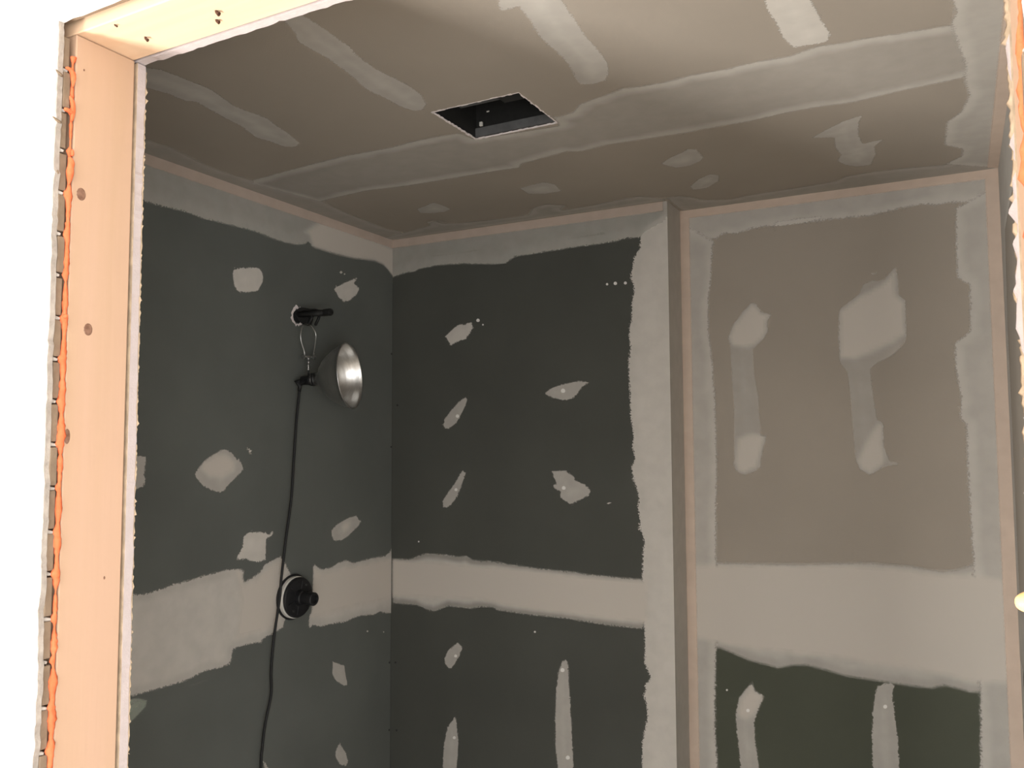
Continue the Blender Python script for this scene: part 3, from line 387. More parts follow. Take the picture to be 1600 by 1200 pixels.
 ('ceil', 'compound_stripe', 'thick', 1, [(1.5372,-1.0739),(1.5325,-1.0176),(1.5379,-0.9756),(1.5376,-0.9178),(1.5486,-0.8588),(1.5625,-0.8557),(1.5835,-0.8532),(1.6114,-0.8514),(1.6221,-0.8802),(1.6165,-0.9407),(1.6113,-0.9973),(1.6073,-1.0358),(1.6084,-1.1411),(1.6084,-1.2282),(1.5572,-1.256),(1.5477,-1.1554)]),
 ('ceil', 'compound_band', 'band_seam_ceil', 1, [(0.0244,-0.7614),(0.0973,-0.7727),(0.3045,-0.7931),(0.4329,-0.8019),(0.5668,-0.795),(0.6374,-0.8023),(0.7083,-0.8032),(0.7769,-0.7953),(0.7902,-0.7431),(0.9981,-0.7242),(1.0057,-0.7882),(1.024,-0.7742),(1.0564,-0.7801),(1.0922,-0.8173),(1.1746,-0.8377),(1.2057,-0.8491),(1.242,-0.8404),(1.2917,-0.8352),(1.3478,-0.8417),(1.4261,-0.8347),(1.4279,-0.8388),(1.4819,-0.8388),(1.5368,-0.8327),(1.5901,-0.8497),(1.638,-0.8413),(1.6721,-0.8401),(1.7379,-0.8297),(1.8113,-0.8202),(1.8758,-0.819),(1.9193,-0.816),(1.9193,-0.5804),(1.8691,-0.5826),(1.8307,-0.5512),(1.7228,-0.5435),(1.6227,-0.5268),(1.5454,-0.5378),(1.4766,-0.5367),(1.3986,-0.5255),(1.2916,-0.5274),(1.2561,-0.5249),(1.1589,-0.5329),(1.058,-0.5412),(0.9767,-0.5283),(0.9454,-0.5455),(0.8766,-0.5318),(0.8048,-0.5176),(0.7851,-0.4913),(0.721,-0.498),(0.6273,-0.5006),(0.5301,-0.5033),(0.4292,-0.506),(0.2945,-0.5254),(0.1313,-0.5109),(0.0929,-0.5029)]),
 ('ceil', 'compound_band', 'band_corner_dull', 1, [(0.0,-1.6655),(0.12,-1.6655),(0.0923,-1.1263),(0.1019,-1.0586),(0.0897,-0.9992),(0.0735,-0.9202),(0.0692,-0.8475),(0.0841,-0.7596),(0.1163,-0.5066),(0.0985,-0.3937),(0.0891,-0.2268),(0.0919,-0.1316),(0.1139,-0.1),(0.09,-0.04),(0.03,0.0),(0.0,0.0)]),
 ('ceil', 'compound_band', 'band_corner_dull', 2, [(0.0,0.0),(0.0,-0.06),(0.1388,-0.093),(0.2282,-0.1204),(0.25,-0.1587),(0.2904,-0.1594),(0.2987,-0.111),(0.3526,-0.0959),(0.4535,-0.0832),(0.5835,-0.0754),(0.6287,-0.1357),(0.6972,-0.1612),(0.7532,-0.1051),(0.718,-0.0732),(0.8079,-0.0749),(0.9079,-0.0935),(0.9806,-0.1006),(1.0301,-0.0427),(1.048,-0.0399),(1.0317,0.0115),(1.0341,0.0)]),
 ('ceil', 'compound_band', 'band_corner_dull', 2, [(1.0341,0.1313),(1.0341,-0.01),(1.0301,-0.0427),(1.0806,-0.0453),(1.1199,-0.0119),(1.1433,0.0367),(1.2091,0.0659),(1.2557,0.0514),(1.3845,0.0432),(1.5065,0.0354),(1.5371,0.001),(1.5947,-0.0068),(1.6941,0.0),(1.7851,0.0222),(1.8252,0.0079),(1.8834,0.0399),(1.9193,0.06),(1.9193,0.1313)]),
 ('ceil', 'compound_band', 'band_corner_light', 3, [(1.9193,0.1313),(1.8848,0.1051),(1.785,0.0258),(1.8252,-0.0274),(1.8275,-0.0856),(1.7877,-0.1401),(1.7945,-0.3084),(1.8233,-0.3599),(1.8385,-0.451),(1.8289,-0.5522),(1.8305,-0.6188),(1.8066,-0.8227),(1.8147,-0.8639),(1.8105,-0.9108),(1.74,-1.3),(1.75,-1.6655),(1.9193,-1.6655)]),
 ('ceil', 'tape_strip', 'tape_light', 4, [(1.8893,-1.6655),(1.9193,-1.6655),(1.9193,0.1313),(1.8893,0.1113)]),
 ('ceil', 'compound_patch', 'medium', 1, [(0.3077,-0.3004),(0.4004,-0.3377),(0.4095,-0.2953),(0.4073,-0.2453),(0.3719,-0.2252),(0.3179,-0.2363),(0.2924,-0.2558)]),
 ('ceil', 'compound_patch', 'medium', 1, [(0.6953,-0.3374),(0.7362,-0.3473),(0.7861,-0.3579),(0.8057,-0.3197),(0.7952,-0.2488),(0.7383,-0.2461),(0.6913,-0.2721)]),
 ('ceil', 'compound_patch', 'medium', 1, [(1.1221,-0.3429),(1.1622,-0.3834),(1.2006,-0.4052),(1.2225,-0.4264),(1.2426,-0.4071),(1.2421,-0.3395),(1.2268,-0.3125),(1.1876,-0.2883),(1.1497,-0.2904)]),
 ('ceil', 'compound_patch', 'medium', 1, [(1.1322,-0.1071),(1.1757,-0.1678),(1.2184,-0.2005),(1.2416,-0.1719),(1.2255,-0.1196),(1.1781,-0.0707),(1.1368,-0.0714)]),
 ('ceil', 'compound_patch', 'medium', 1, [(1.5047,-0.3507),(1.5423,-0.3899),(1.5869,-0.4292),(1.6358,-0.4495),(1.6229,-0.4025),(1.6135,-0.3062),(1.6173,-0.2498),(1.636,-0.2553),(1.668,-0.261),(1.6416,-0.2123),(1.6388,-0.1472),(1.6278,-0.1007),(1.6195,-0.0598),(1.5799,-0.0629),(1.5534,-0.0962),(1.5387,-0.1408),(1.5538,-0.1853),(1.547,-0.248),(1.5541,-0.3235)]),
 ('ceil', 'compound_patch', 'thin', 1, [(0.2496,-0.1676),(0.3059,-0.1565),(0.3196,-0.1288),(0.3155,-0.0719),(0.2607,-0.0872),(0.2397,-0.129)]),
]

def coat(plane, name, m, layer, pts, seed):
    rng = random.Random(seed)
    fn, (u0, u1), (v0, v1) = PLANE[plane]
    e = 0.002
    def lim(p):
        s = set()
        if p[0] < u0 + e: s.add('a')
        if p[0] > u1 - e: s.add('b')
        if p[1] < v0 + e: s.add('c')
        if p[1] > v1 - e: s.add('d')
        return s
    n = len(pts)
    area2 = sum(pts[i][0] * pts[(i + 1) % n][1] - pts[(i + 1) % n][0] * pts[i][1] for i in range(n))
    if area2 < 0: pts = pts[::-1]
    size = max(max(p[0] for p in pts) - min(p[0] for p in pts), max(p[1] for p in pts) - min(p[1] for p in pts))
    small = size < 0.03
    straight = name == 'tape_strip'
    step = 0.005 if not small else 0.01
    amp = 0.0 if (small or straight) else 0.0011
    out = []; segs = []
    for i in range(n):
        p, q = pts[i], pts[(i + 1) % n]
        L = math.hypot(q[0] - p[0], q[1] - p[1])
        free = not (lim(p) & lim(q))
        if free: segs.append((*p, *q))
        k = max(1, int(L / step)) if free else max(1, int(L / 0.05))
        for j in range(k):
            t = j / k
            x, y = p[0] + (q[0] - p[0]) * t, p[1] + (q[1] - p[1]) * t
            if free and j: x += rng.gauss(0, amp); y += rng.gauss(0, amp)
            out.append((min(max(x, u0), u1), min(max(y, v0), v1)))
    nb = len(out)
    verts = list(out)
    if not small:
        g = 0.008 if size > 0.4 else 0.006
        P = np.array(out)
        gx = np.arange(P[:, 0].min() + g / 2, P[:, 0].max(), g); gy = np.arange(P[:, 1].min() + g / 2, P[:, 1].max(), g)
        if len(gx) and len(gy):
            X, Y = [a.ravel() for a in np.meshgrid(gx, gy)]
            ins = np.zeros(len(X), bool); dm = np.full(len(X), 9.0)
            for i in range(nb):
                ax, ay = P[i]; bx, by = P[(i + 1) % nb]
                c = ((ay > Y) != (by > Y))
                if ay != by: ins ^= c & (X < (bx - ax) * (Y - ay) / (by - ay) + ax)
                dm = np.minimum(dm, np.hypot(X - ax, Y - ay))
            keep = ins & (dm > g * 0.45)
            verts += list(zip(X[keep].tolist(), Y[keep].tolist()))
    r = delaunay_2d_cdt([Vector(v) for v in verts], [], [list(range(nb))], 1, 1e-6)
    vo, fo = r[0], r[2]
    V = np.array([(v[0], v[1]) for v in vo]); D = np.full(len(V), 0.2)
    for ax, ay, bx, by in segs:
        dx, dy = bx - ax, by - ay; l2 = dx * dx + dy * dy + 1e-12
        t = np.clip(((V[:, 0] - ax) * dx + (V[:, 1] - ay) * dy) / l2, 0, 1)
        D = np.minimum(D, np.hypot(V[:, 0] - ax - t * dx, V[:, 1] - ay - t * dy))
    if small: D = np.maximum(D, 0.01)
    else: D = np.where(D < 0.0025, 0.0, D)
    co = []
    for (a, b_), d in zip(V.tolist(), D.tolist()):
        t = min(1, d / 0.02); t = t * t * (3 - 2 * t)
        co.append(fn(a, b_, 0.0004 * layer + 0.0003 * t + (0.00006 * math.sin(a * 61 + b_ * 13) * t)))
    me = bpy.data.meshes.new(name); me.from_pydata(co, [], [list(f) for f in fo]); me.update()
    at = me.attributes.new('d', 'FLOAT', 'POINT'); at.data.foreach_set('value', D.astype(np.float32))
    if not name.startswith(('tape', 'compound_smudge', 'compound_fleck')):
        K = np.zeros(len(V))
        for pl2, ly2, P2 in SECOND:
            if pl2 != plane or ly2 <= layer and not (name == 'compound_band' and layer == 1): continue
            ins = np.zeros(len(V), bool); dd = np.full(len(V), 9.0); n2 = len(P2)
            for i in range(n2):
                ax, ay = P2[i]; bx, by = P2[(i + 1) % n2]
                if ay != by: ins ^= ((ay > V[:, 1]) != (by > V[:, 1])) & (V[:, 0] < (bx - ax) * (V[:, 1] - ay) / (by - ay) + ax)
                if lim((ax, ay)) & lim((bx, by)): continue
                dx, dy = bx - ax, by - ay; t = np.clip(((V[:, 0] - ax) * dx + (V[:, 1] - ay) * dy) / (dx * dx + dy * dy + 1e-12), 0, 1)
                dd = np.minimum(dd, np.hypot(V[:, 0] - ax - t * dx, V[:, 1] - ay - t * dy))
            t = np.clip((np.where(ins, dd, -dd) + 0.008) / 0.020, 0, 1)
            K = np.maximum(K, t * t * (3 - 2 * t))
        ka = me.attributes.new('k', 'FLOAT', 'POINT'); ka.data.foreach_set('value', K.astype(np.float32))
    me.materials.append(MATS['mud_' + m])
    for p in me.polygons: p.use_smooth = True
    o = bpy.data.objects.new(name, me); COL.objects.link(o); o.parent = ROOT[plane]
    return o
SECOND = [(p[0], p[3], p[4]) for p in PATCHES if p[2] == 'soft']   # outlines of the fuller second coats
for i, (pl, nm, mt, ly, pts) in enumerate(PATCHES):
    if mt != 'soft': coat(pl, nm, mt, ly, pts, i)
# drywall screws beside the corner
for y, z in ((-0.006, 2.022), (-0.005, 1.687), (-0.0075, 0.929), (-0.0075, 0.697)):
    bm = bmesh.new(); add_lathe(bm, (0, y, z), (1, 0, 0), [(0, 0.0036), (0.0009, 0.0036), (0.0012, 0.0022), (0.0004, 0.0006)], 12); obj('screw', bm, 'screw_black', wall_left)
for x, z in ((0.0235, 1.836), (0.021, 0.930), (0.027, 0.698)):
    bm = bmesh.new(); add_lathe(bm, (x, 0, z), (0, -1, 0), [(0, 0.0036), (0.0009, 0.0036), (0.0012, 0.0022), (0.0004, 0.0006)], 12); obj('screw', bm, 'screw_black', wall_back)
bm = bmesh.new(); add_box(bm, -0.0004, 0.0006, -0.0004, 0.0005, 0.02, 1.16); add_box(bm, -0.0004, 0.0006, -0.0004, 0.0005, 1.34, 2.28)
obj('corner_gap', bm, 'hole_dark', wall_back)

# ------------------------------------------------------------------ the doorway wall
def ragged_panel(name, m, parent, outline, y0, y1):
    """flat panel from an x-z outline, extruded from y0 to y1"""
    bm = bmesh.new()
    r = delaunay_2d_cdt([Vector(p) for p in outline], [], [list(range(len(outline)))], 1, 1e-7)
    vo, fo = r[0], [list(f) for f in r[2]]
    a = [bm.verts.new((v[0], y0, v[1])) for v in vo]; b = [bm.verts.new((v[0], y1, v[1])) for v in vo]
    cnt = {}
    for f in fo:
        bm.faces.new([a[i] for i in f]); bm.faces.new([b[i] for i in f[::-1]])
        for i in range(len(f)):
            e = (f[i], f[(i + 1) % len(f)]); cnt[e] = 1
    for (i, j) in list(cnt):
        if (j, i) not in cnt: bm.faces.new((a[j], a[i], b[i], b[j]))
    return obj(name, bm, m, parent)
def edge_z(z0, z1, x, amp, seed, step=0.006, big=0.0):
    r = random.Random(seed); pts = []; z = z0; w_ = 0
    while z < z1:
        w_ = w_ * 0.75 + r.gauss(0, amp)
        b_ = big * r.random() if r.random() < 0.12 else 0
        pts.append((x + w_ + b_, z)); z += step * (0.6 + r.random() * 0.8)
    pts.append((x, z1))
    return pts
# pine framing
jamb_l = box('jamb_stud', 'pine', wall_front, JX - 0.038, JX, SY0, SY1, 0, HZ - 0.001, bevel=0.0015)
jamb_r = box('jamb_stud', 'pine', wall_front, JR, JR + 0.038, SY0, SY1, 0, HZ - 0.001, bevel=0.0015)
header = box('header_beam', 'pine_header', wall_front, JX - 0.038, JR + 0.038, SY0, SY1, HZ, HZ + 0.19, bevel=0.0015)
for y, z, ry, rz in ((-1.7585, 2.035, 0.0065, 0.0085), (-1.7425, 1.856, 0.0062, 0.0082), (-1.7675, 1.714, 0.0042, 0.0098), (-1.708, 1.525, 0.0014, 0.0022), (-1.7600, 2.204, 0.0011, 0.0016)):
    bm = bmesh.new(); nn = 24
    prev = None
    for s, hgt in ((1.0, 0.0001), (0.86, 0.0006), (0.5, 0.0007)):
        ring = [bm.verts.new((JX + hgt, y + ry * s * math.cos(2 * math.pi * k / nn) * (1 + 0.05 * math.sin(3 * k)), z + rz * s * math.sin(2 * math.pi * k / nn))) for k in range(nn)]
        if prev:
            for k in range(nn): bm.faces.new((prev[k], prev[(k + 1) % nn], ring[(k + 1) % nn], ring[k]))
        prev = ring
    bm.faces.new(prev)
    kn = obj('knot', bm, 'knot', jamb_l, smooth=False)
# old nails and splinters under the header
for x, y, l, r in ((0.991, -1.7254, 0.005, 0.0030), (0.9735, -1.7093, 0.004, 0.0026), (0.8539, -1.722, 0.005, 0.0024), (0.848, -1.7640, 0.003, 0.0014)):
    bm = bmesh.new(); add_tube(bm, [(x, y, HZ + 0.001), (x + 0.001, y, HZ - l * 0.5), (x + 0.004, y + 0.001, HZ - l)], [r * 0.7, r * 0.7, r], 8)
    obj('nail', bm, 'rusty_nail', header)
# inner drywall around the opening
dl = [(0.0, 0.012)] + edge_z(0.012, HZ - 0.002, JX + 0.0005, 0.0005, 11, big=0.0015) + [(0.0, HZ - 0.002)]
ragged_panel('drywall_panel', 'gypsum_core', wall_front, dl, YF - T, YF)
dr = [(RX, 0.012)] + edge_z(0.012, HZ - 0.002, JR - 0.001, 0.0016, 12, step=0.008, big=-0.006) + [(RX, HZ - 0.002)]
ragged_panel('drywall_panel', 'gypsum_core', wall_front, dr, YF - T, YF)
r_ = random.Random(13)
dh = [(0.0, HZ)] + [(x / 100, HZ + r_.gauss(0, 0.0006)) for x in range(2, 191)] + [(RX, HZ), (RX, H), (0.0, H)]
ragged_panel('drywall_panel', 'gypsum_core', wall_front, dh, YF - T, YF)
# torn paper at the drywall edges
def fuzz(x, sgn, seed, count, parent):
    r = random.Random(seed); bm = bmesh.new(); z = 0.02
    prev = None
    while z < HZ - 0.01:
        w_ = abs(r.gauss(0.0008, 0.0012)) if r.random() > 0.06 else 0.005 * r.random()
        a = (x - sgn * 0.004, YF + 0.0003, z); b = (x + sgn * w_, YF + 0.0006 + w_ * 0.4 * r.random(), z + r.gauss(0, 0.001))
        va, vb = bm.verts.new(a), bm.verts.new(b); vc = bm.verts.new((b[0], b[1] - 0.0006, b[2]))
        if prev: bm.faces.new((prev[0], va, vb, prev[1])); bm.faces.new((prev[1], vb, vc, prev[2]))
        prev = (va, vb, vc); z += 0.0035 * (0.5 + r.random())
    return obj('torn_paper', bm, 'paper', parent)
fuzz(JX + 0.001, 1, 21, 0, wall_front); fuzz(JR - 0.002, -1, 22, 0, wall_front)
box('paper_layer', 'paper', wall_front, 0, JX + 0.0007, YF - T - 0.0006, YF - T, 0.012, HZ - 0.002)
box('paper_layer', 'paper', wall_front, JR - 0.001, RX, YF - T - 0.0006, YF - T, 0.012, HZ - 0.002)
# wooden laths, one bar each
r_ = random.Random(31); z = 2.2462
k = 0
lath_bounds = []
while z > 0.03:
    h_ = 0.0478 + r_.gauss(0, 0.0008); e_ = r_.gauss(0, 0.0010); dy = r_.gauss(0, 0.0006)
    for side in (0, 1):
        a, b = (OX0, JX - 0.0015 + e_) if side == 0 else (JR + 0.0015 + r_.gauss(0, 0.001), OX1)
        if side == 0: a = JX - 0.6 - 0.3 * r_.random()
        else: b = JR + 0.5 + 0.3 * r_.random()
        box('lath', 'lath_wood', wall_front, a, b, LY0 + dy, LY1 + dy, z - h_, min(z, 2.239), bevel=0.0012)
    lath_bounds.append((z - h_, z)); z -= 0.0546
for k in range(3):
    z = HZ + 0.012 + k * 0.0546
    box('lath', 'lath_wood', wall_front, JX - 0.7, JR + 0.6, LY0, LY1, z, z + 0.048, bevel=0.0012)
# lime plaster and its keys between the laths
pl_ = [(OX0, 0.0)] + edge_z(0.0, HZ + 0.006, JX - 0.0005, 0.0008, 41, step=0.007, big=0.003) + [(OX0, HZ + 0.006)]
ragged_panel('plaster_coat', 'plaster', wall_front, [(min(x, JX - 0.0035), z) for x, z in pl_], PY0, LY0 - 0.0004)
pe_ = [(x, z) for x, z in pl_[1:-1]]
ragged_panel('broken_plaster_edge', 'plaster_core', wall_front, [(JX - 0.0034, 0.0)] + pe_ + [(JX - 0.0034, HZ + 0.006)], PY0 + 0.0004, LY0 - 0.0004)
pr_ = [(OX1, 0.0)] + edge_z(0.0, HZ + 0.006, JR + 0.001, 0.0010, 42, step=0.007, big=-0.004) + [(OX1, HZ + 0.006)]
ragged_panel('plaster_coat', 'plaster', wall_front, pr_, PY0, LY0 - 0.0004)
r_ = random.Random(43)
ph = [(OX0, HZ + 0.0065)] + [(OX0 + 0.02 + x / 50, HZ + 0.0065 + (abs(r_.gauss(0, 0.0015)) if JX < OX0 + 0.02 + x / 50 < JR else 0)) for x in range(0, 233)] + [(OX1, HZ + 0.0065), (OX1, OH), (OX0, OH)]
ragged_panel('plaster_coat', 'plaster', wall_front, ph, PY0, LY0 - 0.0004)
r_ = random.Random(44)
for (z0, z1) in lath_bounds[:24]:
    zc = z0 - 0.0034
    for x, s in ((JX, 1), (JR, -1)):
        if r_.random() < 0.85:
            bm = bmesh.new(); l = 0.004 + 0.005 * r_.random()
            add_tube(bm, [(x - s * 0.02, LY0 - 0.001, zc), (x - s * 0.004, LY0 + l * 0.3, zc), (x - s * 0.001, LY0 + l, zc - 0.001)][:], [0.003, 0.0028, 0.0016], 7)
            obj('plaster_key', bm, 'plaster_core', wall_front)
# splinters of torn lath and paper poking out of the plaster edge
for z, l, th in ((2.1825, 0.012, 0.0022), (2.1195, 0.014, 0.0024), (2.052, 0.005, 0.002)):
    bm = bmesh.new(); add_tube(bm, [(JX - 0.004, LY0 + 0.002, z), (JX + 0.001, LY0 - 0.004, z + 0.002), (JX + 0.003, LY0 - l, z + 0.005)], [th, th, th * 0.4], 6)
    obj('splinter', bm, 'lath_wood', wall_front)

# orange spray foam in the joint between lath and stud
def foam_bead(x, sgn, seed, parent):
    r = random.Random(seed); bm = bmesh.new(); rings = []; z = 2.215; nn = 12
    gaps = [b[0] - 0.0034 for b in lath_bounds]
    w_ = 0
    while z > 0.02:
        w_ = w_ * 0.8 + r.gauss(0, 0.0006)
        near = min(abs(z - g) for g in gaps)
        spike = 0.0045 * math.exp(-(near / 0.004) ** 2)
        rad = 0.0035 + w_ + 0.0007 * math.sin(z * 140)
        if sgn > 0 and 2.06 < z < 2.215: rad *= 0.35 + 0.3 * r.random()
        rad = min(max(rad, 0.001), 0.0075)
        ring = []
        for k in range(nn):
            a = 2 * math.pi * k / nn
            dx, dy = math.cos(a), math.sin(a)
            rr = rad * (1 + 0.12 * r.gauss(0, 1))
            ring.append(bm.verts.new((x + sgn * (dx * rr * 1.0 - 0.0010 + spike * 0.2 * max(0, dx)), (LY1 + SY0) / 2 + dy * rr * 0.95 - (spike * max(0, -dy) ** 1.5), z + r.gauss(0, 0.0006))))
        rings.append(ring); z -= 0.004
    for i in range(len(rings) - 1):
        for k in range(nn): bm.faces.new((rings[i][k], rings[i][(k + 1) % nn], rings[i + 1][(k + 1) % nn], rings[i + 1][k]))
    bm.faces.new(rings[0][::-1]); bm.faces.new(rings[-1])
    return obj('spray_foam', bm, 'foam', parent, smooth=True)
foam_l = foam_bead(JX, 1, 51, wall_front); foam_r = foam_bead(JR, -1, 52, wall_front)
def blob(parent, c, pts, seed, m='foam'):
    bm = bmesh.new(); add_tube(bm, [p[:3] for p in pts], [p[3] for p in pts], 12)
    r = random.Random(seed)
    for v in bm.verts: v.co += Vector((r.gauss(0, 1), r.gauss(0, 1), r.gauss(0, 1))) * 0.0004
    o = obj('foam_blob', bm, m, parent, smooth=True)
    md = o.modifiers.new('round', 'SUBSURF'); md.levels = 1; md.render_levels = 2
    return o
for i, b_ in enumerate((
    [(0.7850, -1.7885, 2.1955, 0.0014), (0.7850, -1.7822, 2.1965, 0.0026), (0.7850, -1.7775, 2.1930, 0.0042), (0.7850, -1.7764, 2.1860, 0.0036), (0.7845, -1.7768, 2.1800, 0.0022), (0.7840, -1.7765, 2.1730, 0.0012)],
    [(0.7845, -1.7800, 2.1610, 0.0014), (0.7850, -1.7775, 2.1560, 0.0030), (0.7850, -1.7755, 2.1490, 0.0032), (0.7850, -1.7755, 2.1400, 0.0032), (0.7845, -1.7760, 2.1320, 0.0026), (0.7840, -1.7765, 2.1270, 0.0012)],
    [(0.7850, -1.7885, 2.1400, 0.0018), (0.7855, -1.7850, 2.1402, 0.0027), (0.7855, -1.7800, 2.1395, 0.0028), (0.7850, -1.7755, 2.1385, 0.0028)],
    [(0.7845, -1.7745, 2.0905, 0.0012), (0.7850, -1.7745, 2.0860, 0.0026), (0.7850, -1.7750, 2.0810, 0.0024)],
    [(0.7850, -1.7800, 2.0790, 0.0014), (0.7860, -1.7775, 2.0760, 0.0036), (0.7860, -1.7760, 2.0700, 0.0046), (0.7855, -1.7768, 2.0660, 0.0040), (0.7860, -1.7775, 2.0600, 0.0052), (0.7855, -1.7775, 2.0530, 0.0044), (0.7845, -1.7772, 2.0460, 0.0022), (0.7840, -1.7770, 2.0420, 0.0010)],
    [(0.7845, -1.7800, 1.8700, 0.0016), (0.7850, -1.7770, 1.8690, 0.0040), (0.7845, -1.7755, 1.8670, 0.0030)],
)):
    blob(wall_front, None, b_, 60 + i)
# foam lumps that stand out from the right joint
blob(wall_front, None, [(1.852, -1.7950, 1.6000, 0.006), (1.844, -1.7980, 1.5995, 0.0075), (1.837, -1.8000, 1.5985, 0.0080), (1.831, -1.8000, 1.5980, 0.0062), (1.8275, -1.8000, 1.5978, 0.0030)], 71, 'foam_lit')
blob(wall_front, None, [(1.852, -1.7950, 1.4930, 0.006), (1.844, -1.7980, 1.4920, 0.0080), (1.836, -1.8000, 1.4910, 0.0075), (1.8290, -1.8000, 1.4900, 0.0035)], 72, 'foam_lit')


# ------------------------------------------------------------------ shower pipe stub in its rough hole
def label_thing(name, label, cat): return empty(name, label, cat)
PY, PZ = -0.494, 2.0985
stub = label_thing('shower_pipe_stub', 'black capped pipe stub sticking out of a rough hole above the clamp lamp', 'pipe')
stub.location = (0, 0, 0)
cyl('pipe', 'black_paint', stub, (-0.012, PY, PZ), (0.112, PY, PZ), 0.0092, 20, True)
bm = bmesh.new(); add_lathe(bm, (0.108, PY, PZ), (1, 0, 0), [(0, 0.0095), (0.001, 0.0112), (0.024, 0.0112), (0.027, 0.0100), (0.0272, 0.006), (0.0255, 0.0055), (0.0255, 0.0)], 24); obj('end_cap', bm, 'black_paint', stub)
bm = bmesh.new()
for k in range(7): add_lathe(bm, (0.088 + k * 0.0026, PY, PZ), (1, 0, 0), [(0, 0.0092), (0.0008, 0.0101), (0.0018, 0.0101), (0.0026, 0.0092)], 20)
obj('pipe_thread', bm, 'black_paint', stub, True)
# the hole: black disc, its inner shade put in as colour, torn pale gypsum rim
bm = bmesh.new(); r_ = random.Random(81); nn = 30
inner, outer = [], []
for k in range(nn):
    a = 2 * math.pi * k / nn
    ri = 0.0205 * (1 + 0.06 * r_.gauss(0, 1)); ro = ri + 0.003 + 0.005 * r_.random() + (0.005 if math.cos(a - 2.7) > 0.4 else 0)
    inner.append(bm.verts.new((0.0004, PY + ri * math.cos(a), PZ - 0.004 + ri * 1.12 * math.sin(a))))
    outer.append(bm.verts.new((0.0014 + 0.001 * r_.random(), PY + ro * math.cos(a), PZ - 0.004 + ro * 1.12 * math.sin(a))))
for k in range(nn): bm.faces.new((inner[k], inner[(k + 1) % nn], outer[(k + 1) % nn], outer[k]))
obj('torn_hole_rim', bm, 'gypsum', wall_left)
bm = bmesh.new(); add_lathe(bm, (0.0006, PY, PZ - 0.004), (1, 0, 0), [(0, 0.0205), (0.0003, 0.0205)], 30); obj('pipe_hole_shade', bm, 'hole_dark', wall_left)

# ------------------------------------------------------------------ clamp lamp hanging from the stub
lamp = label_thing('clamp_lamp', 'aluminium clamp work lamp with long black cord hanging from pipe stub', 'lamp')
def plate(name, m, parent, pts, y0, y1, bevel=0.0008):
    """profile in x-z, extruded in y"""
    bm = bmesh.new(); k = len(pts)
    a = [bm.verts.new((x, y0, z)) for x, z in pts]; b = [bm.verts.new((x, y1, z)) for x, z in pts]
    for i in range(k): bm.faces.new((a[i], a[(i + 1) % k], b[(i + 1) % k], b[i]))
    bm.faces.new(a[::-1]); bm.faces.new(b)
    return obj(name, bm, m, parent, bevel=bevel)
clamp = plate('clamp_jaw', 'black_paint', lamp, [(0.006, 2.112), (0.018, 2.1195), (0.040, 2.1175), (0.062, 2.1125), (0.080, 2.1115), (0.080, 2.1085), (0.058, 2.1085), (0.036, 2.1100), (0.016, 2.1075)], PY - 0.0125, PY + 0.0125)
plate('clamp_jaw', 'black_paint', lamp, [(0.004, 2.104), (0.012, 2.0905), (0.030, 2.0885), (0.052, 2.0880), (0.054, 2.0845), (0.047, 2.0660), (0.040, 2.0635), (0.026, 2.0700), (0.012, 2.0825), (0.003, 2.0960)], PY - 0.0125, PY + 0.0125)
for x0, x1, y in ((0.066, 0.050, PY - 0.007), (0.084, 0.070, PY + 0.004)):
    bm = bmesh.new(); add_tube(bm, [(x0, y, 2.0900), (x0 - 0.003, y, 2.083), (x1, y, 2.0650), (x1 - 0.002, y, 2.0625)], [0.0042, 0.0046, 0.0046, 0.0030], 12)
    obj('clamp_grip', bm, 'black_rubber', lamp, True)
bm = bmesh.new()
add_tube(bm, [(0.036 + 0.0055 * math.cos(t * 0.6), PY - 0.012 + t * 0.0006, 2.079 + 0.0055 * math.sin(t * 0.6)) for t in range(42)], 0.0011, 6)
obj('spring', bm, 'dark_steel', lamp, True)
def curve_pts(ps, n=8):
    ps = [Vector(p) for p in ps]; out = []
    for i in range(len(ps) - 1):
        p0, p1, p2, p3 = ps[max(i - 1, 0)], ps[i], ps[i + 1], ps[min(i + 2, len(ps) - 1)]
        for j in range(n):
            t = j / n
            out.append(0.5 * ((2 * p1) + (p2 - p0) * t + (2 * p0 - 5 * p1 + 4 * p2 - p3) * t * t + (3 * p1 - p0 - 3 * p2 + p3) * t ** 3))
    out.append(ps[-1]); return out
# wire bail from the clamp down to the swivel
bm = bmesh.new()
add_tube(bm, curve_pts([(0.056, -0.5230, 1.9640), (0.056, -0.5240, 1.9800), (0.056, -0.5390, 2.0130), (0.056, -0.5390, 2.0400), (0.054, -0.5270, 2.0600), (0.052, -0.5080, 2.0650), (0.054, -0.4900, 2.0600), (0.056, -0.4730, 2.0380), (0.056, -0.4760, 2.0050), (0.056, -0.4820, 1.9760), (0.056, -0.4830, 1.9660)]), 0.0016, 8)
obj('wire_bail', bm, 'steel', lamp, True)
swv = cyl('swivel_bolt', 'steel', lamp, (0.056, -0.5290, 1.9640), (0.056, -0.4780, 1.9665), 0.0030, 12, True)
bm = bmesh.new(); add_lathe(bm, (0.056, -0.5300, 1.9640), (0, 1, 0), [(0, 0.004), (0.001, 0.0062), (0.006, 0.0062), (0.007, 0.004)], 6); obj('nut', bm, 'steel', swv)
bm = bmesh.new(); add_lathe(bm, (0.056, -0.4860, 1.9660), (0, 1, 0), [(0, 0.004), (0.001, 0.0068), (0.008, 0.0068), (0.009, 0.004)], 12)
add_box(bm, 0.0545, 0.0575, -0.4810, -0.4780, 1.9540, 1.9780); obj('wing_nut', bm, 'steel', swv)
bm = bmesh.new()
add_tube(bm, [(0.056, -0.5050, 1.9660), (0.056, -0.5040, 1.9100)], 0.0026, 10)
